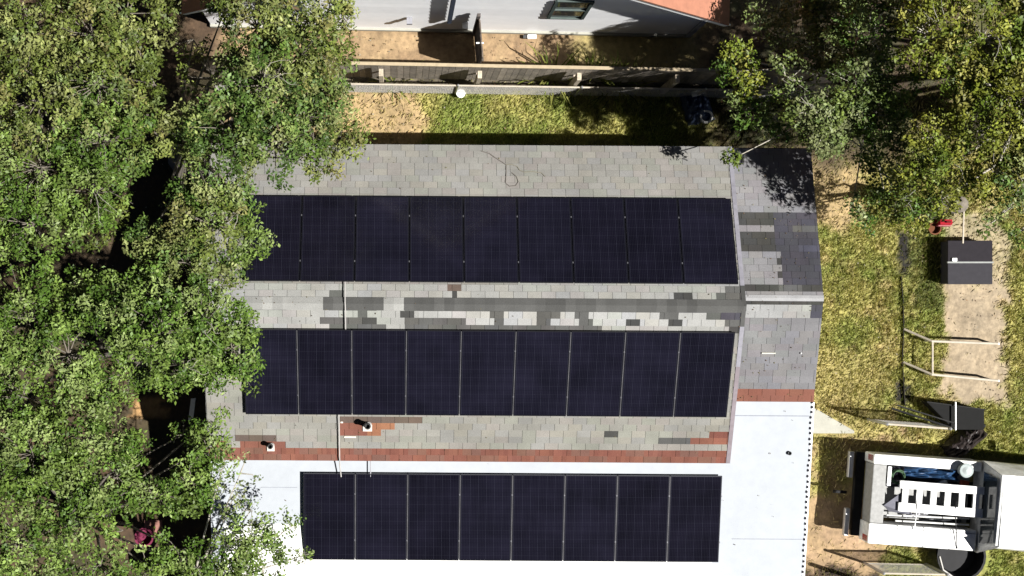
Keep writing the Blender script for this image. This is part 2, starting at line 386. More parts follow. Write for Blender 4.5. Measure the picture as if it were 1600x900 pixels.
tag(shingles('roof_slope', XR+.0, XE, YR2, YN-.02, zside, PS, G1, house, seed=5), 'lower east slope with charcoal shingle patches')
tag(shingles('roof_slope', XR+.0, XE, YR2, -1.96, zside, PS, A(158, 157, 160), house, seed=6), 'lower east slope of plain grey shingles above the white roof')
# ridge caps
mb = MB(); r = random.Random(8)
x = XL
while x < XR-.01:
    xn = min(x+.2, XR); px, py = Hpx((x+xn)/2, 0, RZ)
    c = D1
    if px < 500 or 592 < px < 632: c = LT
    c = jit(c, r, .16)
    z0 = RZ+.022
    mb.quad((x, .13, zmain(.13)+.014), (xn, .13, zmain(.13)+.018), (xn, 0, z0+.004), (x, 0, z0), col=c)
    mb.quad((x, 0, z0), (xn, 0, z0+.004), (xn, -.13, zmain(.13)+.018), (x, -.13, zmain(.13)+.014), col=c)
    x = xn
mb.build('ridge_cap', M['shingle'], house)
mb = MB(); x = XR
while x < XE-.01:
    xn = min(x+.24, XE); c = jit(A(214, 214, 216), r, .04); zz = zside(YR2+.06)
    mb.quad((x, YR2+.06, zz+.016), (xn, YR2+.06, zz+.02), (xn, YR2, RZ2+.03), (x, YR2, RZ2+.026), col=c)
    mb.quad((x, YR2, RZ2+.026), (xn, YR2, RZ2+.03), (xn, YR2-.06, zz+.02), (x, YR2-.06, zz+.016), col=c)
    x = xn
tag(mb.build('ridge_cap', M['shingle'], house), 'pale ridge cap of the lower east roof')
# rake flashing along the raised roof's east edge and fascias
mb = MB(); fc = A(186, 184, 196)
for (ya, yb) in ((YN, 0), (0, YS)):
    for k in range(8):
        y0 = ya+(yb-ya)*k/8; y1 = ya+(yb-ya)*(k+1)/8
        cc = jit(fc, r, .12)
        if -.5 < (y0+y1)/2 < .45: cc = D0
        if (y0+y1)/2 < -1.2: cc = mixc(cc, A(150, 120, 120), .5)
        mb.quad((XR-.035, y0, zmain(y0)+.02), (XR-.035, y1, zmain(y1)+.02), (XR+.05, y1, zmain(y1)+.022), (XR+.05, y0, zmain(y0)+.022), col=cc)
        mb.quad((XR+.05, y0, zmain(y0)+.022), (XR+.05, y1, zmain(y1)+.022), (XR+.05, y1, zmain(y1)-.17), (XR+.05, y0, zmain(y0)-.17), col=cc)
mb.build('rake_flashing', mat('flashing', None, .5, nscale=9, namt=.15), house)
# low white roof
mb = MB(); YB = -8.2; t = .16
def slab(x0, x1, y0, y1):
    vs = [(x0, y0, zlow(y0)), (x1, y0, zlow(y0)), (x1, y1, zlow(y1)), (x0, y1, zlow(y1))]
    mb.add(vs+[(a, b, c-t) for a, b, c in vs], [(3, 2, 1, 0), (4, 5, 6, 7), (0, 1, 5, 4), (1, 2, 6, 5), (2, 3, 7, 6), (3, 0, 4, 7)])
slab(XL, XR+.02, YB, -2.95); slab(XR+.02, XE, YB, -1.95)
mb.build('flat_roof', M['membrane'], house)
# laps of the white membrane
def lap(x0, x1, y, c=(.17, .18, .21), w=.008):
    mb = MB(); mb.quad((x0, y-w/2, zlow(y)+.004), (x1, y-w/2, zlow(y)+.004), (x1, y+w/2, zlow(y)+.004), (x0, y+w/2, zlow(y)+.004), col=c); mb.build('membrane_seam', M['col'], house)
lap(XR+.1, XE-.05, -2.26, w=.018); lap(XR+.2, XE-.05, -4.88, w=.012); lap(-2.8, -2.05, -3.84, w=.009); lap(-3.5, -3.0, -3.81, w=.008)
lap(XR+.02, XE-.05, -6.3); lap(-1.2, 3.2, -5.62, w=.007)
mb = MB()
for x in (2.36,): mb.quad((x, -6.6, zlow(-6.6)+.005), (x+.009, -6.6, zlow(-6.6)+.005), (x+.009, -5.45, zlow(-5.45)+.005), (x, -5.45, zlow(-5.45)+.005), col=(.2, .21, .24))
mb.build('membrane_seam', M['col'], house)
# drip edge with dark clips
mb = MB()
y = -1.97
mb.quad((XE-.01, -1.97, zlow(-1.97)+.006), (XE-.01, YB, zlow(YB)+.006), (XE+.045, YB, zlow(YB)+.002), (XE+.045, -1.97, zlow(-1.97)+.002), col=(.6, .6, .6))
mb.quad((XE+.045, -1.97, zlow(-1.97)+.002), (XE+.045, YB, zlow(YB)+.002), (XE+.045, YB, zlow(YB)-.17), (XE+.045, -1.97, zlow(-1.97)-.17), col=(.5, .5, .5))
while y > YB+.05:
    mb.box((XE-.005+random.uniform(-.012, .012), y, zlow(y)+.012), (.035, .05, .02), col=(.02, .02, .025)); y -= random.uniform(.10, .13)
mb.build('drip_edge', M['col'], house)
# walls below the roofs, fascia
mb = MB()
def wall(x0, y0, x1, y1, h):
    mb.beam((x0, y0, h/2), (x1, y1, h/2), .15, h)
mb.box(((XL+XR)/2+.02, -2.2, 1.2), (XR-XL-.5, 10.2, 2.4)); mb.box(((XR+XE)/2-.1, -2.2, 1.02), (XE-XR-.3, 10.2, 2.04))
mb.build('wall', M['stucco'], house)
mb = MB()
mb.box(((XL+XR)/2, YN-.0, EZ-.11), (XR-XL, .02, .15)); mb.box(((XR+XE)/2, YN-.03, zside(YN)-.12), (XE-XR-.06, .02, .15))
for k, (ya, yb) in enumerate(((YN, 0), (0, YS))):
    mb.quad((XL-.012, ya, zmain(ya)), (XL-.012, yb, zmain(yb)), (XL-.012, yb, zmain(yb)-.16), (XL-.012, ya, zmain(ya)-.16))
mb.build('fascia', M['stucco'], house)
# vent pipes with white flashing skirts
def vent(px, py, r, h, name='vent_pipe', skirt=True, lab=None):
    z = zmain(H(px, py, 3.2).y) if py < 700 else zlow(H(px, py, 2.6).y)
    p = H(px, py, z)
    mb = MB(); mb.lathe([(r, -.05), (r, h), (r*1.18, h), (r*1.18, h+.03), (r*.8, h+.03), (r*.8, h-.06)], (p.x, p.y, p.z), 14, col=(.03, .03, .03))
    o = mb.build(name, M['col'], house)
    if skirt:
        mb = MB(); mb.box(None, (r*3.4, r*2.8, .012), M=Matrix.Translation((p.x-.01, p.y-.06, p.z+.005)) @ Matrix.Rotation(math.atan(.394), 4, 'X'), col=(.42, .38, .34))
        mb.lathe([(r*1.5, -.02), (r*1.15, .1)], (p.x, p.y, p.z+.01), 14, col=(.33, .32, .31)); mb.build('pipe_skirt', M['col'], o)
    return tag(o, lab)
vent(575, 664, .055, .34, lab='black vent pipe with white skirt on orange patched shingles')
vent(424, 696, .045, .24, lab='short vent pipe on red patched shingles near the trees')
vent(1233, 708, .035, .02, 'vent_cap', False, lab='small dark cap on the white east roof')
# conduits (grey pipe on standoffs)
def conduit(pts, r, lab, c=(.27, .26, .25)):
    mb = MB(); q = []
    for (px, py, z) in pts: q.append(H(px, py, z))
    mb.tube(q, r, 8, col=c)
    return tag(mb.build('conduit', M['col'], house), lab)
def HZ(px, py, dz=.07):
    z = 3.5
    for _ in range(4): z = zmain(H(px, py, z).y)+dz
    return (px, py, z)
conduit([HZ(539, 436), HZ(539, 472), HZ(539.5, 484), HZ(540, 520)], .013, 'pale conduit crossing the ridge between top and middle panel rows')
zz = zmain(YS)+.07
conduit([HZ(529, 640), HZ(530, 680), HZ(530.5, 714), (531, 727, 2.78), (533, 745, 2.70)], .013, 'pale conduit running from the middle panel row to the bottom row')
conduit([(579, 718, 2.74), (579, 745, 2.68)], .012, 'thin grey conduit on the white roof above the bottom row', (.25, .25, .27))
# small pale scraps fixed on shingles
for (px, py, w, h, c) in ((1201, 552, .28, .025, (.40, .39, .34)), (1252, 552, .03, .03, (.35, .35, .35))):
    z = zside(H(px, py, 3.3).y)+.03; p = H(px, py, z); mb = MB(); mb.box(p, (w, h, .02), col=c); mb.build('shingle_tab', M['col'], house)
for (px, py, w) in ((547, 683, .24), (534, 660, .05)):
    _, _, z = HZ(px, py, .02); p = H(px, py, z); mb = MB(); mb.box(p, (w, .03, .012), col=(.5, .46, .40)); mb.build('shingle_tab', M['col'], house)

# loose cable on the north slope
mb = MB()
def NZ(px, py, dz=.015): a, b, z = HZ(px, py, dz); return P(a, b, z)
mb.tube([NZ(*q) for q in ((752, 236), (765, 240), (776, 248), (786, 254), (791, 258), (791, 270), (790, 286), (796, 291), (806, 290), (810, 284), (807, 276), (800, 270))], .009, 6, col=(.10, .09, .08))
mb.tube([NZ(*q) for q in ((790, 257), (800, 257), (808, 260), (812, 266), (819, 269), (832, 268), (846, 270), (852, 276))], .008, 6, col=(.14, .13, .10))
tag(mb.build('cable', M['col']), 'thin dark cable lying in a loop on the north roof slope', 'cable')

# ------------------------------------------------------------------ solar panels
PW, PLN, GAP = 1.0685, 1.865, .0195
def make_panel():
    root = thing('solar_panel', 'x', 'solar panel', group='black solar panels on the house roof')
    mb = MB(); t = .04
    mb.box((0, 0, -.012), (PW-.03, PLN-.03, .012)); mb.build('glass', M['cells'], root)
    mb = MB()
    for sx in (-1, 1): mb.box((sx*(PW/2-.0085), 0, -.018), (.017, PLN, t))
    for sy in (-1, 1): mb.box((0, sy*(PLN/2-.0085), -.018), (PW-.034, .017, t))
    mb.build('frame', M['frame'], root)
    for sy in (-1, 1): mb = MB(); mb.box((0, sy*.5, -.065), (PW*.96, .04, .04)); mb.build('mounting_rail', M['galv'], root)
    for sy in (-1, 1): mb = MB(); mb.box((PW/2+.006, sy*.5, .003), (.02, .035, .004)); mb.build('clamp', M['clamp'], root)
    return root
def dup(root):
    c = root.copy(); C.objects.link(c)
    for ch in list(root.children):
        d = ch.copy(); C.objects.link(d); d.parent = c
    return c
proto = make_panel(); used = False; strip_me = None
ORD = ['first', 'second', 'third', 'fourth', 'fifth', 'sixth', 'seventh', 'eighth', 'ninth']
pit = math.atan((RZ-EZ)/3.30); pitl = math.atan(.165)
rows = [('top', 9, 6.765, 1.315, zmain, -pit), ('middle', 9, 6.715, -1.39, zmain, pit), ('bottom', 8, 6.77, -4.445, zlow, pitl)]
hm = Matrix.Rotation(ROT, 4, 'Z')
for rn, n, xr, yc, zf, pt in rows:
    for k in range(n):
        o = dup(proto) if used else proto
        used = True
        x = xr-PW/2-(n-1-k)*(PW+GAP)
        z = zf(yc)+.125
        m = hm @ Matrix.Translation((x, yc, z)) @ Matrix.Rotation(pt, 4, 'X') @ Matrix.Rotation(random.uniform(-.0012, .0012), 4, 'Z')
        o.location = m.to_translation(); o.rotation_euler = m.to_euler()
        e = ', partly under the tree' if (k == 0 and rn != 'bottom') else (', beside the east roof edge' if k == n-1 else '')
        if rn != 'top' and k < n-1:          # pale cover strip in the joint to the next panel
            if strip_me is None:
                mb = MB(); mb.box((PW/2+GAP/2, 0, -.008), (.009, PLN*.985, .01)); strip_o = mb.build('joint_strip', M['strip'], o); strip_me = strip_o.data
            else:
                q = bpy.data.objects.new('joint_strip', strip_me); C.objects.link(q); q.parent = o
        o['label'] = f"{ORD[k]} solar panel from the left in the {rn} row{e}"

# ------------------------------------------------------------------ northern neighbour's house
nh = thing('neighbor_house', 'white clapboard house with terracotta roof at the top of the picture', 'house', (0, 0, 0))
c1 = Vector((6.62, 6.10, 0)); c0 = Vector((-4.2, 6.33, 0)); ux = (c1-c0).normalized(); vy = Vector((-ux.y, ux.x, 0))
Lw = (c1-c0).length; EH = 3.05; SL = 1.0; pk = Lw*.5
def HW(x): return EH+SL*min(x, Lw-x)*1.0 if True else EH
def nw(x, y, z): return c0+ux*x+vy*y+Vector((0, 0, z))
mb = MB(); z = .12; step = .32; rs = random.Random(3)
while z < EH+SL*pk:
    xa = max(0, z-EH)/SL; xb = Lw-xa
    if xb-xa < .2: break
    z1 = z+step; xa1 = max(0, z1-EH)/SL; xb1 = Lw-xa1
    wv = rs.uniform(.95, 1.02)
    mb.quad(nw(xa, -.016, z), nw(xb, -.016, z), nw(xb1, -.003, z1), nw(xa1, -.003, z1), col=(.84*wv, .85*wv, .87*wv))
    mb.quad(nw(xa, 0, z), nw(xb, 0, z), nw(xb, -.016, z), nw(xa, -.016, z), col=(.5, .5, .5))
    z = z1
# solid behind the boards
mb.add([nw(0, 0, 0), nw(Lw, 0, 0), nw(Lw, 9, 0), nw(0, 9, 0), nw(0, 0, EH), nw(Lw, 0, EH), nw(Lw, 9, EH), nw(0, 9, EH), nw(Lw/2, 0, EH+SL*pk), nw(Lw/2, 9, EH+SL*pk)],
       [(0, 1, 5, 8, 4), (2, 3, 7, 9, 6), (1, 2, 6, 5), (3, 0, 4, 7)], col=(.8, .8, .8))
mb.build('wall', mat('clapboard', None, .6, nscale=3, namt=.04), nh)
mb = MB(); mb.box(None, (Lw+.02, .1, .14), M=Matrix.Translation(nw(Lw/2, -.02, .05)) @ Matrix.Rotation(math.atan2(ux.y, ux.x), 4, 'Z'))
mb.build('foundation', M['concrete'], nh)
mb = MB(); oh = .36
for s in (0, 1):
    ex = -.22 if s == 0 else Lw+.22; ez = EH-SL*.22+.04
    a, b, c, d = nw(ex, -oh, ez), nw(Lw/2, -oh, EH+SL*pk+.04), nw(Lw/2, 9, EH+SL*pk+.04), nw(ex, 9, ez)
    up = Vector((0, 0, .09))
    mb.add([a, b, c, d, a+up, b+up, c+up, d+up], [(0, 1, 2, 3), (7, 6, 5, 4), (0, 4, 5, 1), (3, 2, 6, 7), (0, 3, 7, 4), (1, 5, 6, 2)])
mb.build('roof', M['redroof'], nh)
mb = MB()
for s in (0, 1):
    ex = -.22 if s == 0 else Lw+.22; ez = EH-SL*.22
    mb.beam(nw(ex, -oh+.03, ez-.06), nw(Lw/2, -oh+.03, EH+SL*pk-.06), .03, .16)
mb.build('rake_board', M['siding'], nh)
# window
def window(x, z0, z1, w):
    mb = MB(); t = .07
    for sx in (-1, 1): mb.beam(nw(x+sx*w/2, -.03, z0), nw(x+sx*w/2, -.03, z1), t, .06, col=A(96, 112, 108))
    for zz in (z0, (z0+z1)/2, z1): mb.beam(nw(x-w/2, -.03, zz), nw(x+w/2, -.03, zz), .06, .06, col=A(120, 134, 130))
    f = mb.build('window', M['col'], nh)
    mb = MB(); mb.quad(nw(x-w/2, -.025, z0), nw(x+w/2, -.025, z0), nw(x+w/2, -.025, z1), nw(x-w/2, -.025, z1), col=(.04, .07, .07))
    mb.build('pane', M['glass'], f)
xw = (P(884, 30, 1.8).x-c0.x); window(xw, 1.7, 3.4, .72)
window((P(560, 30, 1.8).x-c0.x)-1.6, 1.7, 3.2, .8)
mb = MB(); xd = P(702, 35, 1.2).x-c0.x
mb.beam(nw(xd, -.09, 1.3), nw(xd, -.09, 5.5), .09, .08, col=A(90, 100, 120)); mb.build('wall_shadow_strip', M['col'], nh)  # grey-blue strip standing in for a shadow on the white wall
mb = MB(); xd = Lw-.03
mb.beam(nw(Lw-.04, -.05, .1), nw(Lw-.04, -.05, EH-.1), .1, .05, col=(.3, .32, .36)); mb.build('corner_board', M['col'], nh)
for (px, z) in ((640, 1.3), (727, .9)):
    mb = MB(); x = P(px, 40, z).x-c0.x; mb.box(nw(x, -.09, z), (.12, .14, .12), col=(.2, .2, .22) if px == 640 else (.6, .6, .6)); mb.build('utility_box', M['col'], nh)
mb = MB(); p = P(831, 57.5, .06); mb.box(p, (.2, .09, .08), col=(.8, .8, .78)); mb.box((p.x-.16, p.y, .05), (.08, .08, .07), col=(.05, .05, .05))
tag(mb.build('brick', M['col'], bevel=.008), 'small white block on the dirt at the foot of the white wall', 'block')

# ------------------------------------------------------------------ fences
def board_run(mb, a, b, h, bw, r, base, z0=.03):
    a = Vector(a); b = Vector(b); L = (b-a).length; d = (b-a)/L; n = max(1, int(L/bw)); w = L/n
    rz = math.atan2(d.y, d.x)
    for k in range(n):
        c = a+d*(w*(k+.5)); hh = h+r.uniform(-.03, .02)
        mb.box((c.x, c.y, z0+hh/2), (w-.008, .02+r.uniform(0, .004), hh), rz+r.uniform(-.015, .015), col=jit(base, r, .3))
wf = thing('wooden_fence', 'weathered grey board fence with cream top rail behind the wire fence', 'fence')
a = P(330, 116, 0); b = P(1240, 134, 0); a.z = b.z = 0
r = random.Random(21); WFH = 1.86
mb = MB(); board_run(mb, a, b, WFH, .14, r, (.22, .19, .155)); mb.build('board_panel', M['timber'], wf)
d = (b-a).normalized(); nrm = Vector((d.y, -d.x, 0))
mb = MB(); n = 8
pts = [a.lerp(b, k/n) for k in range(n+1)]
for k in range(n): mb.beam(pts[k]+Vector((0, 0, WFH+.04+.015*(k % 2)))+nrm*.01, pts[k+1]+Vector((0, 0, WFH+.04+.015*((k+1) % 2)))+nrm*.01, .07, .04)
mb.build('top_rail', M['cream'], wf)
for px in (450, 597, 743, 890, 1035, 1180):
    t = ((px-620)*CAMH/F-a.x)/(b.x-a.x); p = a.lerp(b, t)+nrm*.17
    mb = MB(); mb.box((p.x, p.y, .87), (.09, .16, 1.74), math.atan2(d.y, d.x), col=(.34, .29, .22))
    mb.beam((p.x, p.y, 1.0)+Vector(nrm)*0 if False else Vector((p.x, p.y, 1.0)), Vector((p.x, p.y, 1.0))-nrm*.15, .08, .08, col=(.3, .25, .2))
    mb.build('post', M['timber'], wf)
# side gate between the fence and the neighbour's wall
gt = thing('side_gate', 'dark board gate between the white wall and the wooden fence', 'gate')
g0 = P(741, 53, 0); g1 = P(746, 113, 0); mb = MB(); board_run(mb, g0, g1, 1.92, .12, random.Random(5), (.06, .045, .035)); mb.build('board_panel', M['timber'], gt)
mb = MB(); mb.beam((g0.x+.03, g0.y, 1.5), (g1.x+.03, g1.y, 1.5), .04, .09, col=(.1, .08, .06)); mb.build('rail', M['timber'], gt)
mb = MB(); mb.box((g0.x-.02, g0.y-.02, 1.1), (.07, .07, 2.2), col=(.06, .05, .045)); mb.build('post', M['timber'], gt)
mb = MB(); mb.beam((g0.x-.06, g0.y-.55, 1.86), (g0.x+.1, g0.y-.55, 1.86), .03, .03, col=(.7, .7, .68)); mb.build('latch', M['col'], gt)

def chain_fence(p0, p1, h, npost, label, group=None, pr=.024, pitch=.075, mesh=True, cat='fence', wr=.0022, name='chain_link_fence', railmat='rail', lower=False):
    root = thing(name, label, cat, (0, 0, 0), 0, group)
    a = Vector((p0.x, p0.y, 0)); b = Vector((p1.x, p1.y, 0)); L = (b-a).length; d = (b-a)/L; up = Vector((0, 0, 1))
    mb = MB(); mb.tube([a+up*h, b+up*h], pr, 8); mb.build('top_rail', M[railmat], root)
    if lower: mb = MB(); mb.tube([a+up*.08, b+up*.08], pr*.7, 8); mb.build('bottom_rail', M[railmat], root)
    for k in range(npost):
        p = a.lerp(b, k/(npost-1)); mb = MB(); mb.tube([p-up*.1, p+up*(h+.04)], pr*1.25, 10); mb.lathe([(pr*1.5, 0), (pr*1.2, .03), (.002, .05)], p+up*(h+.03), 10); mb.build('post', M['galv'], root)
    if mesh:
        mb = MB(); hh = h-.06; s = -hh
        while s < L:
            for sg in (1, -1):
                x0, z0, x1, z1 = s, 0.03, s+hh, .03+hh
                if x0 < 0: z0 += -x0; x0 = 0
                if x1 > L: z1 -= x1-L; x1 = L
                if x1-x0 > .02:
                    if sg > 0: q = (a+d*x0+up*z0, a+d*x1+up*z1)
                    else: q = (a+d*x0+up*(hh+.06-z0), a+d*x1+up*(hh+.06-z1))
                    mb.tube(q, wr, 3, cap=False)
            s += pitch
        mb.build('wire_mesh', M['wire'], root)
    return root
chain_fence(P(340, 141, 0), P(1270, 155, 0), 1.22, 6, 'long wire fence with thin pale top rail in front of the board fence', pr=.02)
chain_fence(P(1355, 655, 0), P(1450, 662, 0), 1.27, 2, 'small wire fence section with pale rail north of the truck', 'short wire fence sections beside the truck', pitch=.06, lower=True)
chain_fence(P(1350, 879, 0), P(1446, 881, 0), 1.27, 2, 'small wire fence section with pale rail south of the truck', 'short wire fence sections beside the truck', pitch=.06, lower=True)
# dark double pipe standing in for the wire section's shadow line
mb = MB(); q0 = P(1394, 638, .04); q1 = P(1486, 668, .75)
pf = thing('shadow_pipes', 'dark double pipe standing in for a shadow of the northern wire section', 'pipe')
mb.tube([q0, q1], .022, 8, col=(.03, .03, .03)); mb.build('pipe', M['col'], pf)
mb = MB(); mb.tube([q0+Vector((.12, .07, .0)), q1+Vector((.1, .09, .0))], .016, 8, col=(.05, .05, .05)); mb.build('pipe', M['col'], pf)
# low pipe frame by the drive
hr = thing('pipe_handrail', 'pale low pipe frame bending down onto the grass by the beige drive', 'handrail')
for k, (p, q, e) in enumerate((((1412, 514, .03), (1456, 533, .42), (1560, 537, .42)), ((1412, 566, .03), (1456, 585, .42), (1560, 595, .42)))):
    mb = MB(); A0, B0, E0 = P(*p), P(*q), P(*e); mb.tube([A0, A0.lerp(B0, .5), B0, B0.lerp(E0, .4), E0], .028, 8); mb.build('rail', M['rail'], hr)
    mb = MB(); mb.tube([Vector((B0.x, B0.y, -.05)), B0], .026, 8); mb.tube([Vector((E0.x, E0.y, -.05)), E0], .026, 8); mb.build('post', M['galv'], hr)
mb = MB(); mb.tube([P(1457, 534, .42), P(1457, 584, .42)], .022, 8); mb.build('crossbar', M['rail'], hr)
# thin dark strip standing in for a fence rail shadow on the lawn
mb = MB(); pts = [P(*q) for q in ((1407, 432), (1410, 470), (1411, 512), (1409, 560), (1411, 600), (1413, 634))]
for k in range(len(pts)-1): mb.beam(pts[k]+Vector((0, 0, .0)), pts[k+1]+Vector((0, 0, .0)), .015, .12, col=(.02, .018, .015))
tag(mb.build('lawn_shadow_strip', M['col']), 'thin dark strip standing in for a fence shadow along the lawn', 'shadow strip')
# single post by the dark soil south of the truck
mb = MB(); p = P(1330, 902, 0); mb.box((p.x, p.y, .65), (.07, .07, 1.5), .2, col=(.16, .12, .09)); 
tag(mb.build('timber_post', M['timber'], bevel=.006), 'lone wooden post on bare soil at the bottom edge near the white roof', 'post')

# ------------------------------------------------------------------ crumpled sheets and bags
def crumple(name, cx, cy, z0, w, d, h, col, seed, rz=0, parent=None, m='cloth', n=18):
    mb = MB(); vs = []; fs = []
    c, s = math.cos(rz), math.sin(rz)
    for j in range(n+1):
        for i in range(n+1):
            u, v = i/n*2-1, j/n*2-1
            e = max(0, 1-max(abs(u), abs(v))**4)
            r1 = 1+.12*mnoise.noise(Vector((u*2+seed, v*2, seed)))
            x, y = u*w/2*r1, v*d/2*r1
            z = z0+e*h*(.55+.9*abs(mnoise.noise(Vector((u*2.4+seed, v*2.4, 1.3*seed)))))+.03*mnoise.noise(Vector((u*7, v*7, seed)))*e
            vs.append((cx+x*c-y*s, cy+x*s+y*c, z))
    for j in range(n):
        for i in range(n): k = j*(n+1)+i; fs.append((k, k+1, k+n+2, k+n+1))
    mb.add(vs, fs, col)
    o = mb.build(name, M[m], parent)
    sm = o.modifiers.new('solid', 'SOLIDIFY'); sm.thickness = .006
    return o

# ------------------------------------------------------------------ the truck (rear end at the left)
p = P(1358, 778, 1.1)
TR = thing('pickup_truck', 'white pickup truck with an open loaded bed, parked beside the house', 'truck', (p.x, p.y, 0), R(-4.2))
def part(name, mb, m, bevel=.02, parent=None, lab=None): return tag(mb.build(name, m, parent or TR, bevel=bevel), lab)
HWd = .98
# chassis + cab
mb = MB(); mb.box((2.6, 0, .5), (5.0, .9, .18)); part('chassis', mb, M['black'])
mb = MB(); mb.box((1.18, .87, .92), (2.36, .22, .62)); part('bed_side', mb, M['white'], .03)      # narrow on the north
mb = MB(); mb.box((1.18, -.755, .90), (2.36, .45, .62)); part('bed_side', mb, M['white'], .03, lab='wide white tool box side of the truck bed')
mb = MB(); mb.box((1.18, .20, .66), (2.3, 1.30, .05)); part('bed_floor', mb, M['grey'], .004)
mb = MB(); mb.box((.16, .115, .95), (.30, 1.28, .5)); part('tailgate', mb, M['grey'], .02)
mb = MB(); mb.box((.36, .52, 1.22), (.08, .42, .03)); part('tailgate_handle', mb, M['white'], .005)
for y, w in ((.66, .58), (-.62, .62)): mb = MB(); mb.box((-.30, y, .6), (.11, w, .14)); part('bumper', mb, M['galv'], .02)
mb = MB(); mb.box((-.08, .02, .55), (.2, 1.86, .16)); part('step_bar', mb, M['black'], .01)
mb = MB(); mb.box((-.45, .02, .48), (.3, .06, .06)); mb.lathe([(.03, 0), (.03, .06), (.012, .08)], (-.56, .02, .51), 10); part('tow_hitch', mb, M['black'], .004)
for y in (.88, -.88):
    mb = MB(); mb.box((.06, y, 1.0), (.12, .17, .36)); o = part('tail_light', mb, M['red'], .02)
# cab: lofted
mb = MB(); prof = [(2.42, .62, .96), (2.40, 1.25, .97), (2.55, 1.82, .80), (3.55, 1.84, .80), (4.25, 1.25, .94), (5.30, 1.12, .88), (5.42, .62, .9)]
vs = []; 
for (x, z, hw) in prof: vs += [(x, -hw, z), (x, hw, z)]
n = len(prof); fs = [(2*i, 2*i+1, 2*i+3, 2*i+2) for i in range(n-1)]+[(2*(n-1), 2*n-1, 1, 0)]+[tuple(2*i for i in range(n-1, -1, -1)), tuple(2*i+1 for i in range(n))]
mb.add(vs, fs); part('cab', mb, M['white'], .05)
mb = MB(); mb.quad((3.62, -.72, 1.80), (3.62, .72, 1.80), (4.20, .84, 1.31), (4.20, -.84, 1.31)); o = part('windshield', mb, M['glass'], 0)
o.location = (.03, 0, .03)
mb = MB(); mb.quad((2.385, -.78, 1.33), (2.385, .78, 1.33), (2.50, .70, 1.76), (2.50, -.70, 1.76)); o = part('rear_window', mb, M['glass'], 0); o.location = (-.02, 0, .01)
for y in (1.06, -1.06):
    mb = MB(); mb.box((3.95, y, 1.28), (.1, .2, .16)); part('side_mirror', mb, M['black'], .02)
for (x, y) in ((.95, .84), (.95, -.84), (4.45, .84), (4.45, -.84)):
    s = 1 if y > 0 else -1
    mb = MB(); mb.lathe([(.22, -.12), (.36, -.12), (.385, -.08), (.385, .08), (.36, .12), (.22, .12)], (x, y, .385), 26, axis='Y'); w_ = part('wheel', mb, M['rubber'], 0)
    mb = MB(); mb.lathe([(.21, -.1), (.21, .1), (.1, .09), (.09, .06)], (x, y, .385), 20, axis='Y'); part('rim', mb, M['galv'], 0, w_)
for y in (.7, -.7):
    mb = MB(); mb.box((5.38, y, .98), (.08, .3, .16)); part('headlight', mb, M['glass'], .02)
mb = MB(); mb.tube([(.98, -.60, 1.25), (.98, .10, 1.35)], .012, 8); part('cross_pole', mb, M['white'], 0)
mb = MB(); mb.tube([(1.95, -.95, 1.23), (1.82, -.2, 1.31), (1.78, .1, 1.4)], .012, 6); part('strap', mb, M['black'], 0)

tm = Matrix.Translation(TR.location) @ Matrix.Rotation(R(-4.2), 4, 'Z')
def T(x, y, z): return tm @ Vector((x, y, z))
rzT = R(-4.2)
# ladder lying on the load
ld = thing('ladder', 'wide white ladder lying on the load in the truck bed', 'ladder', T(.62, .12, 1.22), 0)
ld.rotation_euler = (Matrix.Rotation(rzT, 4, 'Z') @ Matrix.Rotation(-.06, 4, 'Y')).to_euler()
for y in (-.245, .245): mb = MB(); mb.box((1.32, y, .03), (2.7, .17 if y > 0 else .19, .07)); mb.build('side_rail', M['white'], ld, bevel=.01)
for k in range(9): mb = MB(); mb.box((.10+k*.302, 0, .035), (.13, .33, .05)); mb.build('rung', M['white'], ld, bevel=.008)
# load
def ct(name, x, y, z0, w, d, h, col, seed, lab, cat, rz=0, m='cloth'):
    q = T(x, y, 0); return tag(crumple(name, q.x, q.y, z0, w, d, h, col, seed, rzT+rz, m=m), lab, cat)
ct('tarp', 1.35, .62, .70, 1.5, .30, .34, (.014, .042, .10), 3.3, 'blue crumpled tarp along the north side of the truck bed', 'tarp')
ct('trash_bag', .62, .52, .70, .45, .45, .3, (.012, .012, .018), 5.1, 'shiny black bag in the rear north corner of the bed', 'bag')
ct('trash_bag', 1.75, -.30, .70, .9, .40, .24, (.03, .032, .035), 8.2, 'dark grey bag heap south of the ladder in the truck bed', 'bag')
ct('plastic_wrap', 1.18, -.24, .86, .55, .2, .26, (.42, .42, .44), 6.6, 'crumpled clear grey wrap beside the ladder end', 'plastic wrap', .25)
ct('sheet', 1.4, .34, .70, 1.7, .2, .12, (.02, .02, .03), 2.6, 'dark cloth strip between the blue tarp and the ladder', 'cloth')
mb = MB(); pts = [T(.28, -.12, 1.25), T(.72, .22, 1.18), T(.95, -.30, 1.16), T(.45, -.26, 1.10)]
mb.add(pts+[q-Vector((0, 0, .03)) for q in pts], [(0, 1, 2, 3), (7, 6, 5, 4), (0, 4, 5, 1), (1, 5, 6, 2), (2, 6, 7, 3), (3, 7, 4, 0)], (.10, .10, .12))
tag(mb.build('mesh_panel', M['col']), 'small grey triangular panel tipped behind the tailgate', 'panel')
mb = MB(); q = T(1.95, .78, 1.24); mb.lathe([(.13, 0), (.16, .16), (.15, .19)], (q.x, q.y, q.z), 18, col=(.24, .27, .27)); mb.lathe([(.1, .19), (.03, .23)], (q.x, q.y, q.z), 14, col=(.30, .33, .33))
tag(mb.build('water_cooler', M['col'], bevel=.008), 'round pale jug standing on the north side of the truck bed', 'jug')

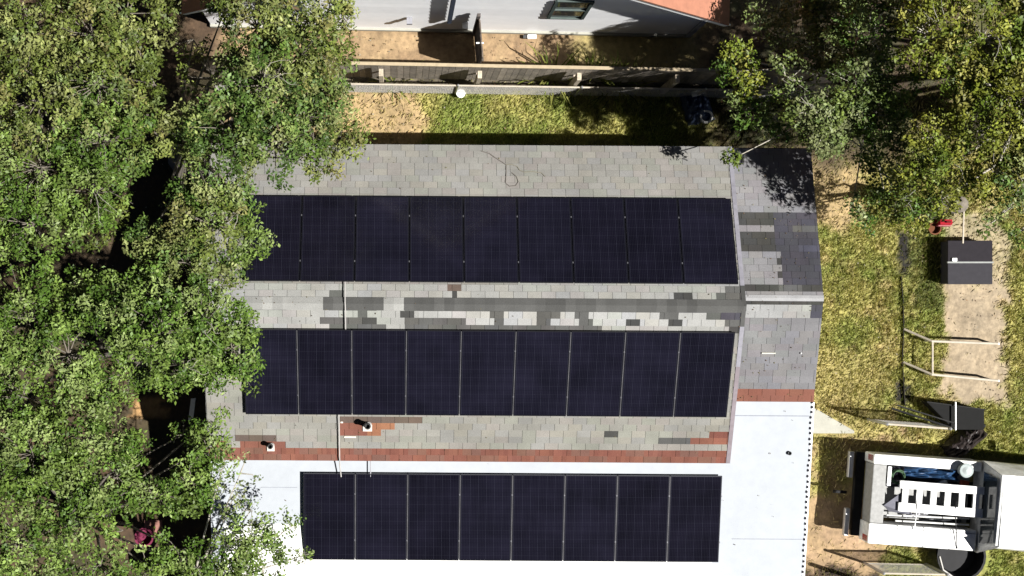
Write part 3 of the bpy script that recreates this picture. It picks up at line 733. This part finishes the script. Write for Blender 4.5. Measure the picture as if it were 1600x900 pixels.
mb = MB(); pts = []
for k in range(60):
    a = k*.42; rr0 = .14+.02*math.sin(k*.7); q = T(.62+rr0*math.cos(a), .50+rr0*math.sin(a), .98+.0016*k); pts.append(q)
mb.tube(pts, .012, 6, col=(.05, .09, .05)); tag(mb.build('hose', M['col']), 'dark coiled hose at the rear of the truck bed', 'hose')
for k, (y0, y1, l) in enumerate(((-.36, -.30, 'white plastic pipe along the toolbox in the truck bed, nearest the ladder'), (-.47, -.44, 'white plastic pipe along the toolbox in the truck bed, against its inner side'))):
    mb = MB(); mb.tube([T(.45+.2*k, y0, .98), T(1.4, (y0+y1)/2, 1.0), T(2.25, y1, 1.02)], .02, 8, col=(.5, .5, .49)); tag(mb.build('plastic_pipe', M['col']), l, 'pipe')
r = random.Random(61)
for k, (x, y, w, d, c, l) in enumerate(((.95, -.2, .2, .14, (.30, .27, .22), 'cardboard scrap by the ladder end in the truck bed'), (1.62, .40, .22, .12, (.34, .35, .36), 'pale grey tool case between blue tarp and ladder'), (2.1, .42, .16, .2, (.22, .05, .03), 'red brown tool case near the pale jug'))):
    q = T(x, y, 1.0); mb = MB(); mb.box((q.x, q.y, .97), (w, d, .14), r.uniform(-.6, .6), col=c); mb.box((q.x, q.y, 1.045), (w*.5, d*.2, .02), r.uniform(-.6, .6), col=mulc(c, .4))
    tag(mb.build('tool_case' if k else 'cardboard_box', M['col'], bevel=.01), l, 'case' if k else 'box')
mb = MB()                                    # door seams and hinges on the wide tool box side
for x in (.62, 1.2, 1.78): mb.box((x, -.755, 1.2115), (.012, .44, .004), col=(.08, .08, .08))
mb.box((1.2, -.60, 1.2115), (2.3, .012, .004), col=(.10, .10, .10))
o = mb.build('lid_seam', M['col'], TR)
# ------------------------------------------------------------------ things at the east edge
def at(px, py, z=0): return P(px, py, z)
q = at(1516, 410, .5); ch = thing('storage_chest', 'low dark grey chest with two lids and a pale seam by the lawn', 'chest', (q.x, q.y, 0), R(0))
mb = MB(); mb.box((0, 0, .22), (.96, .95, .44), col=A(80, 78, 82)); mb.build('body', M['col'], ch, bevel=.02)
for y in (.25, -.25): mb = MB(); mb.box((0, y, .475), (1.0, .475, .05), col=A(80, 78, 84) if y < 0 else A(60, 56, 62)); mb.build('lid', M['col'], ch, bevel=.012)
mb = MB(); mb.box((0, 0, .49), (1.02, .035, .06), col=A(205, 208, 205)); mb.build('seam_strip', M['col'], ch)
mb = MB(); mb.box((-.36, .06, .52), (.1, .07, .05), col=(.8, .8, .8)); mb.build('hasp', M['col'], ch)
q = at(1478, 347, .35); mb = MB(); mb.box((q.x, q.y, .2), (.28, .12, .36), col=(.22, .008, .015)); mb.box((q.x, q.y-.075, .2), (.30, .03, .2), col=(.3, .1, .11)); mb.box((q.x+.04, q.y, .41), (.12, .04, .05), col=(.1, .01, .01))
tag(mb.build('fuel_can', M['col'], bevel=.02), 'red plastic can under the leaves at the east edge', 'can')
q = at(1458, 357, .1); mb = MB(); mb.lathe([(.1, 0), (.14, .2), (.15, .22), (.12, .22), (.1, .1)], (q.x, q.y, 0), 16, col=(.10, .04, .02))
tag(mb.build('flower_pot', M['col']), 'rusty brown pot on the grass left of the red can', 'pot')
for px in (1492,):
    mb = MB(); a0 = at(px, 330); mb.tube([Vector((a0.x, a0.y, .5)), Vector((a0.x-.02, a0.y-.75, .5))], .02, 8); mb.tube([Vector((a0.x, a0.y, -.05)), Vector((a0.x, a0.y, .5))], .018, 8); mb.tube([Vector((a0.x-.02, a0.y-.75, -.05)), Vector((a0.x-.02, a0.y-.75, .5))], .018, 8)
    tag(mb.build('pipe_rack', M['rail']), 'pale bent pipe standing on the grass between red can and grey chest', 'pipe')
# dark bin / panel with pale rim
bn = thing('utility_cart', 'black open cart with pale metal rim at the east end of the wire section', 'cart', (0, 0, 0))
z = .55; pts = [at(1449, 628, z), at(1540, 640, z), at(1540, 672, z), at(1492, 672, z)]
mb = MB(); mb.poly([q[:2] for q in pts], .12, z-.06, col=(.008, .008, .008)); mb.build('tray', M['col'], bn, bevel=.02)
mb = MB(); mb.tube([pts[0]+Vector((0, 0, -.02)), pts[1]+Vector((0, 0, -.02))], .014, 6, col=(.02, .02, .02)); mb.tube([at(1493, 628, z+.05), at(1493, 672, z+.05)], .02, 6, col=(.75, .76, .74)); mb.build('rim', M['col'], bn)
for px in (1470, 1530):
    q = at(px, 668, 0); mb = MB(); mb.lathe([(.09, -.03), (.1, 0), (.09, .03)], (q.x, q.y+.05, .1), 14, axis='Y'); mb.build('wheel', M['rubber'], bn)
q = at(1510, 690, .2); 
tag(crumple('tarp', q.x, q.y, .02, 1.0, .5, .35, (.02, .015, .014), 12.2, .7), 'dark brown crumpled sheet on the ground just north of the truck', 'tarp')
q = at(1500, 868, .3); tb = thing('plastic_tub', 'large black tub on the grass south of the truck', 'tub', (q.x, q.y, 0))
mb = MB(); mb.lathe([(.42, 0), (.52, .38), (.55, .40), (.50, .40), (.42, .06)], (0, 0, 0), 22); mb.build('shell', M['black'], tb)
mb = MB(); mb.tube([(-.50, .0, .41), (-.42, -.3, .41), (-.15, -.5, .41)], .02, 6, col=(.35, .34, .32)); mb.build('rim', M['col'], tb)
# junk in the shade north-east of the house
q = at(1092, 163, .3); 
tag(crumple('tarp', q.x, q.y, .0, .62, .8, .4, (.05, .07, .12), 4.4, .3), 'navy crumpled tarp in the shade of the north east tree', 'tarp')
q = at(1103, 183, .2); mb = MB(); mb.lathe([(.12, 0), (.14, .26), (.15, .28), (.11, .28), (.1, .1)], (q.x, q.y, 0), 16, col=(.75, .74, .68)); tag(mb.build('bucket', M['col']), 'pale bucket in the shade at the foot of the navy tarp', 'bucket')
q = at(1086, 147, .3); mb = MB(); mb.box((q.x, q.y, .42), (.2, .12, .1), .3, col=(.8, .8, .8)); tag(mb.build('box', M['col'], bevel=.01), 'small white box lying on the navy tarp', 'box')
q = at(720, 146, .2); mb = MB(); mb.lathe([(.075, 0), (.095, .2), (.1, .22), (.1, .24), (.02, .25)], (q.x, q.y, 0), 18, col=(.8, .78, .76)); tag(mb.build('bucket', M['col']), 'small white lidded bucket on the grass before the wire fence', 'bucket')
# things under the western trees
q = at(305, 637); mb = MB(); mb.beam((q.x, q.y+.22, .3), (q.x+.03, q.y-.2, .9), .1, .03, col=(.8, .78, .74)); mb.beam((q.x, q.y+.2, 0), (q.x, q.y+.2, .33), .04, .04, col=(.5, .48, .44))
tag(mb.build('plank', M['col']), 'short white plank propped under the trees by the grey roof', 'plank')
q = at(240, 826); mb = MB(); mb.lathe([(.16, 0), (.2, .3), (.21, .32), (.17, .32), (.14, .1)], (q.x, q.y, .9), 18, col=(.12, .02, .045)); mb.lathe([(.05, 0), (.05, .9)], (q.x, q.y, 0), 10, col=(.2, .1, .08)); mb.box((q.x, q.y, .03), (.4, .4, .05), col=(.2, .1, .08))
tag(mb.build('planter', M['col']), 'magenta bowl on a stand seen through the western trees', 'planter')

# ------------------------------------------------------------------ trees
PAL = {
 'oak': [A(146, 168, 88), A(118, 148, 64), A(100, 132, 56), A(160, 174, 98), A(126, 158, 80), A(90, 120, 52), A(172, 182, 112)],
 'olive': [A(156, 168, 88), A(134, 150, 68), A(116, 134, 58), A(174, 182, 108), A(130, 150, 80), A(160, 158, 92)],
 'green': [A(134, 162, 72), A(116, 150, 60), A(150, 178, 88), A(98, 132, 48), A(168, 190, 110)],
 'yellow': [A(172, 178, 70), A(152, 164, 60), A(138, 156, 56), A(186, 184, 90), A(120, 144, 50)],
 'grey': [A(148, 162, 100), A(126, 144, 80), A(170, 180, 120), A(108, 130, 64), A(140, 160, 76)],
}
def holes_test(holes, p):
    k = F/(CAMH-p[2]); px = NX+p[0]*k; py = NY-p[1]*k
    for (x0, y0, x1, y1) in holes:
        cx, cy, rx, ry = (x0+x1)/2, (y0+y1)/2, (x1-x0)/2, (y1-y0)/2
        if ((px-cx)/rx)**2+((py-cy)/ry)**2 < 1: return True
    return False
def tree(label, base, lumps, holes=(), pal='oak', seed=1, dens=1.0, bark='bark', leafsize=.88, bare=3, name='tree', group=None, twigcol=(.2, .18, .15)):
    g = np.random.default_rng(seed); rr = random.Random(seed)
    b0 = P(*base, 0); root = thing(name, label, 'tree', (b0.x, b0.y, 0), 0, group)
    off = Vector((b0.x, b0.y, 0)); wood = MB(); 
    top = Vector((b0.x, b0.y, 2.2)); R0 = .16+.012*len(lumps)
    wood.tube([b0-off-Vector((0, 0, .1)), b0.lerp(top, .35)-off+Vector((.06, .04, 0)), top-off], [R0*1.35, R0, R0*.85], 10)
    P_ = PAL[pal]; LC = []; LN = []; LCOL = []; LS = []
    for li, lump in enumerate(lumps):
        px, py, rp, z = lump[:4]; dn = lump[4] if len(lump) > 4 else 1.0; pl = PAL[lump[5]] if len(lump) > 5 else P_
        c = P(px, py, z); rad = rp*(CAMH-z)/F; rz = rad*.75
        m1 = top.lerp(c, .45)+Vector((rr.uniform(-.25, .25), rr.uniform(-.25, .25), -.15*rr.random()))
        cb = c-Vector((0, 0, rz*.5))
        wood.tube([top-off-Vector((0, 0, .25)), m1-off, cb-off], [min(R0*.5, .012+.11*rad), .008+.05*rad, .010], 7)
        ns = int(15*dn*dens*(rad/.45)**2)+3
        cs = []
        for s in range(ns):
            best = None
            for tr in range(7):              # spread the boughs apart
                d = Vector(g.normal(size=3)); d.normalize()
                if d.z < -.3 and g.random() < .8: d.z = -d.z
                t = g.uniform(.3, 1.08)**.55
                sc = c+Vector((d.x*rad, d.y*rad, d.z*rz))*t
                m = min([(sc-q).length for q in cs], default=9)
                if best is None or m > best[0]: best = (m, sc, d)
            sc = best[1]; cs.append(sc)
            if holes_test(holes, sc) and g.random() < .93: continue
            if s % 2 == 0:                   # twig
                st = cb.lerp(c, g.uniform(0, .8)); md = st.lerp(sc, .55)+Vector(g.normal(size=3))*.06
                wood.tube([st-off, md-off, sc-off+(sc-md)*.6*g.random()], [.016, .009, .004], 4, cap=False)
            big = g.random() < .6
            nl = int(g.integers(70, 120)) if big else int(g.integers(24, 50)); sr = g.uniform(.15, .23) if big else g.uniform(.09, .15)
            if dn < .6: nl = int(nl*.6)
            u = g.normal(size=(nl, 3)); u /= np.linalg.norm(u, axis=1)[:, None]; u[:, 2] = np.abs(u[:, 2])*g.choice([1, 1, 1, -.6], size=nl)
            rr_ = g.uniform(.25, 1.0, size=(nl, 1))**.45*g.uniform(.8, 1.25, size=(nl, 1))
            el = g.uniform(.7, 1.35); an = g.uniform(0, 3.14); ca_, sa_ = math.cos(an), math.sin(an)
            x_ = u[:, 0:1]*rr_*sr*el; y_ = u[:, 1:2]*rr_*sr/el
            pos = np.array(sc)[None, :]+np.hstack([x_*ca_-y_*sa_, x_*sa_+y_*ca_, u[:, 2:3]*rr_*sr*.8])+g.normal(size=(nl, 3))*.02
            bc = np.array(pl[int(g.integers(0, len(pl)))])*g.uniform(.75, 1.25)
            LC.append(pos); LCOL.append(bc[None, :]*g.uniform(.65, 1.4, size=(nl, 1)))
            nrm = u*.8+g.normal(size=(nl, 3))*.45+np.array([.1, 0, .45])[None, :]; LN.append(nrm)
            LS.append(g.uniform(.022, .062, size=nl)*leafsize)
    wood.build('trunk', M[bark], root, smooth=True)
    for q in rr.sample(list(lumps), min(len(lumps), bare)):
        c = P(q[0], q[1], q[3]); rad = q[2]*(CAMH-q[3])/F; a = rr.uniform(0, 6.28); L = rad*rr.uniform(.6, 1.1); tw = MB()
        for f in range(3):
            a2 = a+rr.uniform(-.7, .7); st = c+Vector((rr.uniform(-.1, .1), rr.uniform(-.1, .1), rad*.45)); pts = []
            for k in range(6):
                u = k/5; pts.append(st+Vector((math.cos(a2)*L*u+.07*math.sin(u*5+f), math.sin(a2)*L*u+.07*math.cos(u*4+f*2), rad*.35*math.sin(u*2.6)))-off)
            tw.tube(pts, [.010, .009, .008, .006, .004, .002], 5, cap=False)
        tag(tw.build('branch', M['twig'], root, smooth=True), 'bare pale branch standing out of the leaves')
    pos = np.vstack(LC)-np.array(off)[None, :]; N = np.vstack(LN); N /= np.linalg.norm(N, axis=1)[:, None]; col = np.vstack(LCOL); sz = np.concatenate(LS)
    n = len(pos); rd = g.normal(size=(n, 3)); U = np.cross(N, rd); U /= np.linalg.norm(U, axis=1)[:, None]+1e-9; V = np.cross(N, U)
    w = sz*g.uniform(.38, .6, size=n)
    a = pos-U*sz[:, None]*.9; b = pos+V*w[:, None]+N*sz[:, None]*.12; c = pos+U*sz[:, None]; d = pos-V*w[:, None]+N*sz[:, None]*.12
    verts = np.stack([a, b, c, d], 1).reshape(-1, 3)
    me = bpy.data.meshes.new('crown'); me.vertices.add(n*4); me.vertices.foreach_set('co', verts.astype(np.float32).ravel())
    me.loops.add(n*4); me.loops.foreach_set('vertex_index', np.arange(n*4, dtype=np.int32))
    me.polygons.add(n); me.polygons.foreach_set('loop_start', np.arange(0, n*4, 4, dtype=np.int32)); me.polygons.foreach_set('loop_total', np.full(n, 4, dtype=np.int32))
    me.update(calc_edges=True); me.materials.append(M['leaf'])
    ca = me.color_attributes.new('Col', 'FLOAT_COLOR', 'POINT')
    cc = np.hstack([np.repeat(col, 4, 0), np.ones((n*4, 1))]); ca.data.foreach_set('color', cc.astype(np.float32).ravel())
    o = bpy.data.objects.new('crown', me); C.objects.link(o); o.parent = root
    print(label, n, 'leaves')
    return root
GW = 'trees along the west side of the house'
tree('tall olive green tree filling the top left corner', (130, 150),
 [(50, 40, 85, 6.5), (140, 50, 70, 6.8), (195, 20, 50, 6), (150, 130, 75, 7), (60, 150, 85, 6.6), (235, 190, 55, 6.2), (160, 220, 75, 6.6, 1, 'green'), (60, 260, 80, 6.2, 1, 'green'), (145, 300, 65, 6, 1, 'green'), (50, 350, 75, 5.8, 1, 'green'), (-30, 80, 80, 6), (-30, 230, 80, 6), (150, 345, 50, 5.2, .9), (240, 130, 40, 5.4, .8), (215, 75, 35, 6, .9), (255, 20, 30, 5, .7)],
 holes=[(240, 84, 294, 156), (122, 20, 156, 58), (130, 10, 152, 50), (212, -20, 242, 44), (150, 212, 190, 252), (180, 232, 238, 280), (60, 165, 92, 200), (160, 150, 200, 178), (110, 280, 142, 306), (96, 80, 124, 104), (20, 200, 52, 226), (200, 110, 222, 134)], pal='olive', seed=2, group=GW)
tree('broad grey green tree reaching over the north roof slope and top panel row', (310, 240),
 [(440, 100, 60, 5.6, 1), (490, 150, 50, 5.4, 1), (440, 180, 55, 5.5, 1), (380, 130, 55, 5.4), (520, 90, 30, 5.6, .9, 'olive'), (535, 25, 22, 5.8, .8, 'olive'), (400, 40, 65, 6.4, 1, 'olive'), (470, 80, 62, 6.6, 1, 'olive'), (515, 35, 40, 6, .9, 'olive'), (505, 130, 42, 6, .9, 'olive'), (410, 130, 70, 6.8), (475, 180, 55, 6.2, 1), (530, 215, 34, 5.6, .9, 'olive'), (430, 225, 60, 6.5), (498, 245, 35, 5.6, .7, 'olive'), (355, 200, 65, 6.6), (330, 120, 50, 5.6, .55, 'olive'), (300, 60, 40, 5.2, .45, 'olive'),
  (340, 270, 52, 6.4), (362, 328, 44, 6.0, 1, 'green'), (388, 378, 32, 5.6, 1, 'green'), (362, 412, 28, 5.4, .9), (290, 310, 32, 6), (225, 372, 30, 5.6), (205, 250, 24, 5.8), (325, 350, 58, 6.2, 1, 'olive'), (290, 410, 48, 5.8), (340, 430, 32, 5.3, .9, 'olive'), (300, 210, 45, 5.8, .9), (240, 420, 36, 5.4, .8), (455, 10, 45, 6, .9), (350, 10, 40, 5.2, .6)],
 holes=[(215, 265, 272, 352), (250, 425, 320, 470), (395, 250, 425, 285), (560, 100, 620, 200), (270, 10, 345, 64), (300, 90, 352, 150), (330, 180, 362, 205), (372, 70, 396, 92), (428, 150, 450, 170), (300, 250, 330, 275), (345, 365, 370, 385), (470, 205, 490, 225)], pal='oak', seed=5, group=GW)
tree('dense mid green tree bulging over the middle row of panels', (220, 540),
 [(350, 520, 45, 5.5), (330, 560, 40, 5.5), (320, 500, 58, 6.4), (362, 545, 40, 6), (384, 584, 20, 5.6, .9), (250, 520, 75, 6.8), (285, 575, 42, 6.2), (170, 500, 58, 6.4), (180, 450, 42, 6), (235, 460, 40, 6), (105, 555, 62, 6.2), (40, 500, 75, 6), (380, 510, 26, 5.6, .9), (345, 590, 26, 5.6), (140, 605, 42, 5.8), (30, 620, 70, 5.8), (-30, 540, 70, 6), (110, 470, 45, 5.6, .8), (200, 585, 38, 5.8)],
 holes=[(145, 508, 172, 548), (98, 518, 132, 560), (95, 360, 225, 430), (270, 548, 302, 580), (200, 478, 226, 500), (320, 545, 342, 562), (60, 580, 96, 612), (210, 560, 232, 580), (10, 500, 40, 530)], pal='green', seed=9, group=GW)
tree('shadowy green tree with gaps in the bottom left corner', (150, 780),
 [(50, 710, 75, 6), (130, 690, 55, 6.2), (180, 745, 52, 6.2), (245, 775, 45, 6), (300, 755, 42, 5.8), (322, 700, 32, 5.4), (325, 660, 26, 5.2, .7), (105, 810, 65, 6), (30, 850, 70, 5.8), (205, 700, 34, 5.6, .8), (155, 885, 50, 5.6), (275, 860, 34, 5, .8), (60, 930, 60, 5.6), (230, 890, 40, 5.2, .8), (310, 890, 30, 4.8, .7), (-30, 760, 70, 6), (160, 640, 40, 5.4, .8), (285, 680, 24, 5, .5), (105, 745, 50, 6), (190, 830, 25, 5, .5)],
 holes=[(190, 804, 334, 856), (218, 676, 296, 742), (180, 604, 350, 658), (118, 860, 150, 900), (60, 760, 92, 790), (140, 720, 165, 745), (20, 810, 46, 836), (180, 860, 208, 886)], pal='green', seed=14, group=GW)
tree('thin leafy branches spreading over the left end of the white roof', (318, 905),
 [(395, 845, 42, 4.4, .75), (430, 835, 32, 4.2, .5), (365, 870, 40, 4.4, .8), (455, 822, 22, 4.0, .35), (410, 885, 45, 4.2, .8), (375, 740, 26, 4.4, .22, 'grey'), (365, 775, 26, 4.3, .25, 'grey'), (390, 800, 26, 4.2, .3), (350, 905, 40, 4.6, 1), (470, 870, 18, 3.9, .2), (350, 720, 22, 4.6, .4)],
 pal='green', seed=23, dens=.8, group=GW, bark='barklight')
GE = 'trees at the north east corner'
tree('bright yellow green tree along the right edge above the lawn', (1530, 200),
 [(1455, 50, 58, 6.8), (1475, 105, 46, 6.6), (1430, 15, 42, 5.8), (1540, 60, 70, 7), (1600, 150, 80, 7), (1540, 180, 60, 6.8), (1470, 215, 42, 6.4), (1485, 262, 40, 6.2), (1440, 250, 34, 6), (1560, 270, 48, 6.6), (1425, 290, 28, 5.4, .8), (1475, 312, 28, 5.2, .9), (1610, 30, 70, 6.8), (1505, 140, 34, 6.4)],
 holes=[(1398, 122, 1490, 170), (1375, 10, 1408, 80)], pal='yellow', seed=31, bark='barklight', group=GE, dens=1.1, bare=8)
tree('tall green tree added behind the yellow green one to shade the roof and yard', (1740, 130),
 [(1680, 60, 80, 7.4), (1760, 40, 90, 7.6), (1840, 80, 90, 7.4), (1700, 160, 80, 7.6), (1790, 170, 90, 7.6), (1860, 180, 70, 7.2), (1650, 240, 55, 7.2), (1720, 250, 60, 7.4), (1800, 260, 55, 7.2), (1700, -30, 80, 7.2), (1800, -50, 80, 7.2), (1600, -60, 70, 6.6), (1500, -60, 60, 5.6), (1566, 335, 34, 6.9, .55), (1600, 360, 30, 6.9, .5), (1590, 305, 34, 6.9, .6)],
 pal='oak', seed=53, bark='barklight', group=GE, dens=.7)  # added mostly out of view, to cast shade on roof corner and ground
tree('grey green tree with pale twigs over the north east roof corner', (1300, 150),
 [(1300, 25, 48, 4.7), (1345, 55, 50, 5.6, 1, 'green'), (1290, 80, 38, 4.7, .9), (1340, 115, 50, 5.4), (1388, 130, 40, 5.2, .9, 'green'), (1370, 178, 46, 5.2, 1, 'green'), (1318, 175, 40, 5.2, 1.4), (1262, 182, 36, 5.4, 1.4), (1284, 214, 34, 5.4, 1.5), (1300, 180, 34, 4.8, 1.3), (1150, 88, 24, 4.4, .9, 'yellow'), (1128, 112, 18, 4.3, .7, 'green'), (1165, 130, 28, 4.5, .8, 'yellow'), (1165, 172, 28, 4.5, .8, 'green'), (1212, 182, 28, 4.5, .9, 'green'), (1190, 35, 26, 4.1, .5), (1240, 50, 36, 4.2, .8), (1145, 248, 9, 4.1, 1, 'yellow'), (1350, 230, 36, 4.8, .6, 'green'), (1385, 272, 32, 4.6, .7), (1335, 318, 20, 4.4, .35), (1230, 120, 32, 5, .5), (1390, 325, 26, 4.4, .7, 'yellow'), (1400, 200, 30, 5.2, .8), (1300, -30, 50, 4.8), (1400, -30, 60, 5.2), (1260, 5, 30, 4.3)],
 pal='grey', seed=37, bark='barklight', group=GE, dens=1.1)
tree('low yellowish shrub at the south tip of the north east trees', (1440, 330),
 [(1400, 320, 30, 2.4, .7, 'green'), (1430, 335, 26, 2.2, .8), (1350, 338, 16, 1.6, .6, 'green'), (1455, 318, 26, 2.4, .7)], pal='yellow', seed=41, group=GE, name='shrub')
bpy.data.objects['shrub']['category'] = 'shrub'

# fallen leaves and grit
mb = MB(); g = random.Random(77)
for k in range(9000):
    X = g.uniform(-9, 15); Y = g.uniform(-7, 7.8); px = NX+X*F/CAMH; py = NY-Y*F/CAMH
    if 330 < px < 1300 and 215 < py: continue
    if px > 1300 and 690 < py: continue
    if fb(X, Y, .8, 40)+g.uniform(-.5, .5) < -.05: continue
    z = .012; r_ = g.uniform(.008, .03); a = g.uniform(0, 6.28); n_ = Vector((g.uniform(-.4, .4), g.uniform(-.4, .4), 1)).normalized(); u = n_.cross(Vector((math.cos(a), math.sin(a), 0))).normalized(); v = n_.cross(u)
    p = Vector((X, Y, z+.02+.03*fb(X, Y, 1.1, 4)+g.uniform(0, .02)))
    mb.add([p-u*r_, p+v*r_*.5, p+u*r_, p-v*r_*.5], [(0, 1, 2, 3)], mulc(g.choice((A(150, 110, 70), A(110, 80, 56), A(190, 160, 120), A(84, 66, 50), A(170, 150, 100), A(206, 196, 176))), g.uniform(.7, 1.2)))
tag(mb.build('fallen_leaves', M['fabric']), 'dry leaves and grit scattered over the bare ground', 'fallen leaves', kind='stuff')
mb = MB()
for k in range(900):
    X = g.choice((g.uniform(-3.7, 8.4), -3.7+abs(g.gauss(0, 2.2)), 8.4-abs(g.gauss(0, 1.2)))); Y = g.uniform(-6.2, 3.2)
    if X > 6.85: z = zside(Y) if Y > -1.96 else zlow(Y)
    else: z = zmain(Y) if Y > YS else zlow(Y)
    if not -3.75 < X < 8.4: continue
    if X < 6.8 and (.3 < Y < 2.35 or -2.4 < Y < -.4 or (Y < -3.4 and X > -2 and Y > -5.4)): continue
    if z < 2.85 and g.random() < .85: continue
    if Y < -2 and g.random() < .5: continue
    r_ = g.uniform(.006, .022); a = g.uniform(0, 6.28); p = hm @ Vector((X, Y, z+.028)); u = Vector((math.cos(a), math.sin(a), 0)); v = Vector((-u.y, u.x, .2))
    mb.add([p-u*r_, p+v*r_*.5, p+u*r_, p-v*r_*.5], [(0, 1, 2, 3)], mulc(g.choice((A(120, 96, 70), A(96, 80, 60), A(140, 130, 80))), g.uniform(.7, 1.2)))
tag(mb.build('fallen_leaves', M['fabric']), 'few small dry leaves lying on the roof', 'fallen leaves', kind='stuff')

# weeds between the fences
def weeds(px, py, r, n, seed, label):
    g = random.Random(seed); mb = MB(); c = P(px, py, 0)
    for k in range(n):
        a = g.uniform(0, 2*math.pi); d = g.uniform(0, .3)*r; x, y = c.x+d*math.cos(a)*1.6, c.y+d*math.sin(a)
        L = g.uniform(.1, .3)*r*1.6; h = g.uniform(.15, .4)*r*1.4; w = .012
        ax, ay = math.cos(a+g.uniform(-.6, .6)), math.sin(a+g.uniform(-.6, .6))
        mb.add([(x-ay*w, y+ax*w, 0), (x+ay*w, y-ax*w, 0), (x+ax*L*.5+ay*w, y+ay*L*.5-ax*w, h), (x+ax*L*.5-ay*w, y+ay*L*.5+ax*w, h), (x+ax*L, y+ay*L, h*.8)], [(0, 1, 2, 3), (3, 2, 4)], jit(g.choice((A(150, 164, 70), A(120, 140, 60), A(176, 178, 90))), g, .2))
    return tag(mb.build('weed_clump', M['grass']), label, 'weeds', 'weed clumps along the fences')
weeds(862, 116, 1.3, 70, 1, 'green weed clump between the fences below the window')
weeds(925, 118, 1.1, 60, 2, 'weed clump between the fences near the tree shadow')
weeds(965, 133, 1.3, 60, 3, 'spiky weed clump at the wire fence where the tree shadow begins')
weeds(615, 128, .9, 30, 4, 'small weed clump between the fences above the dry grass')
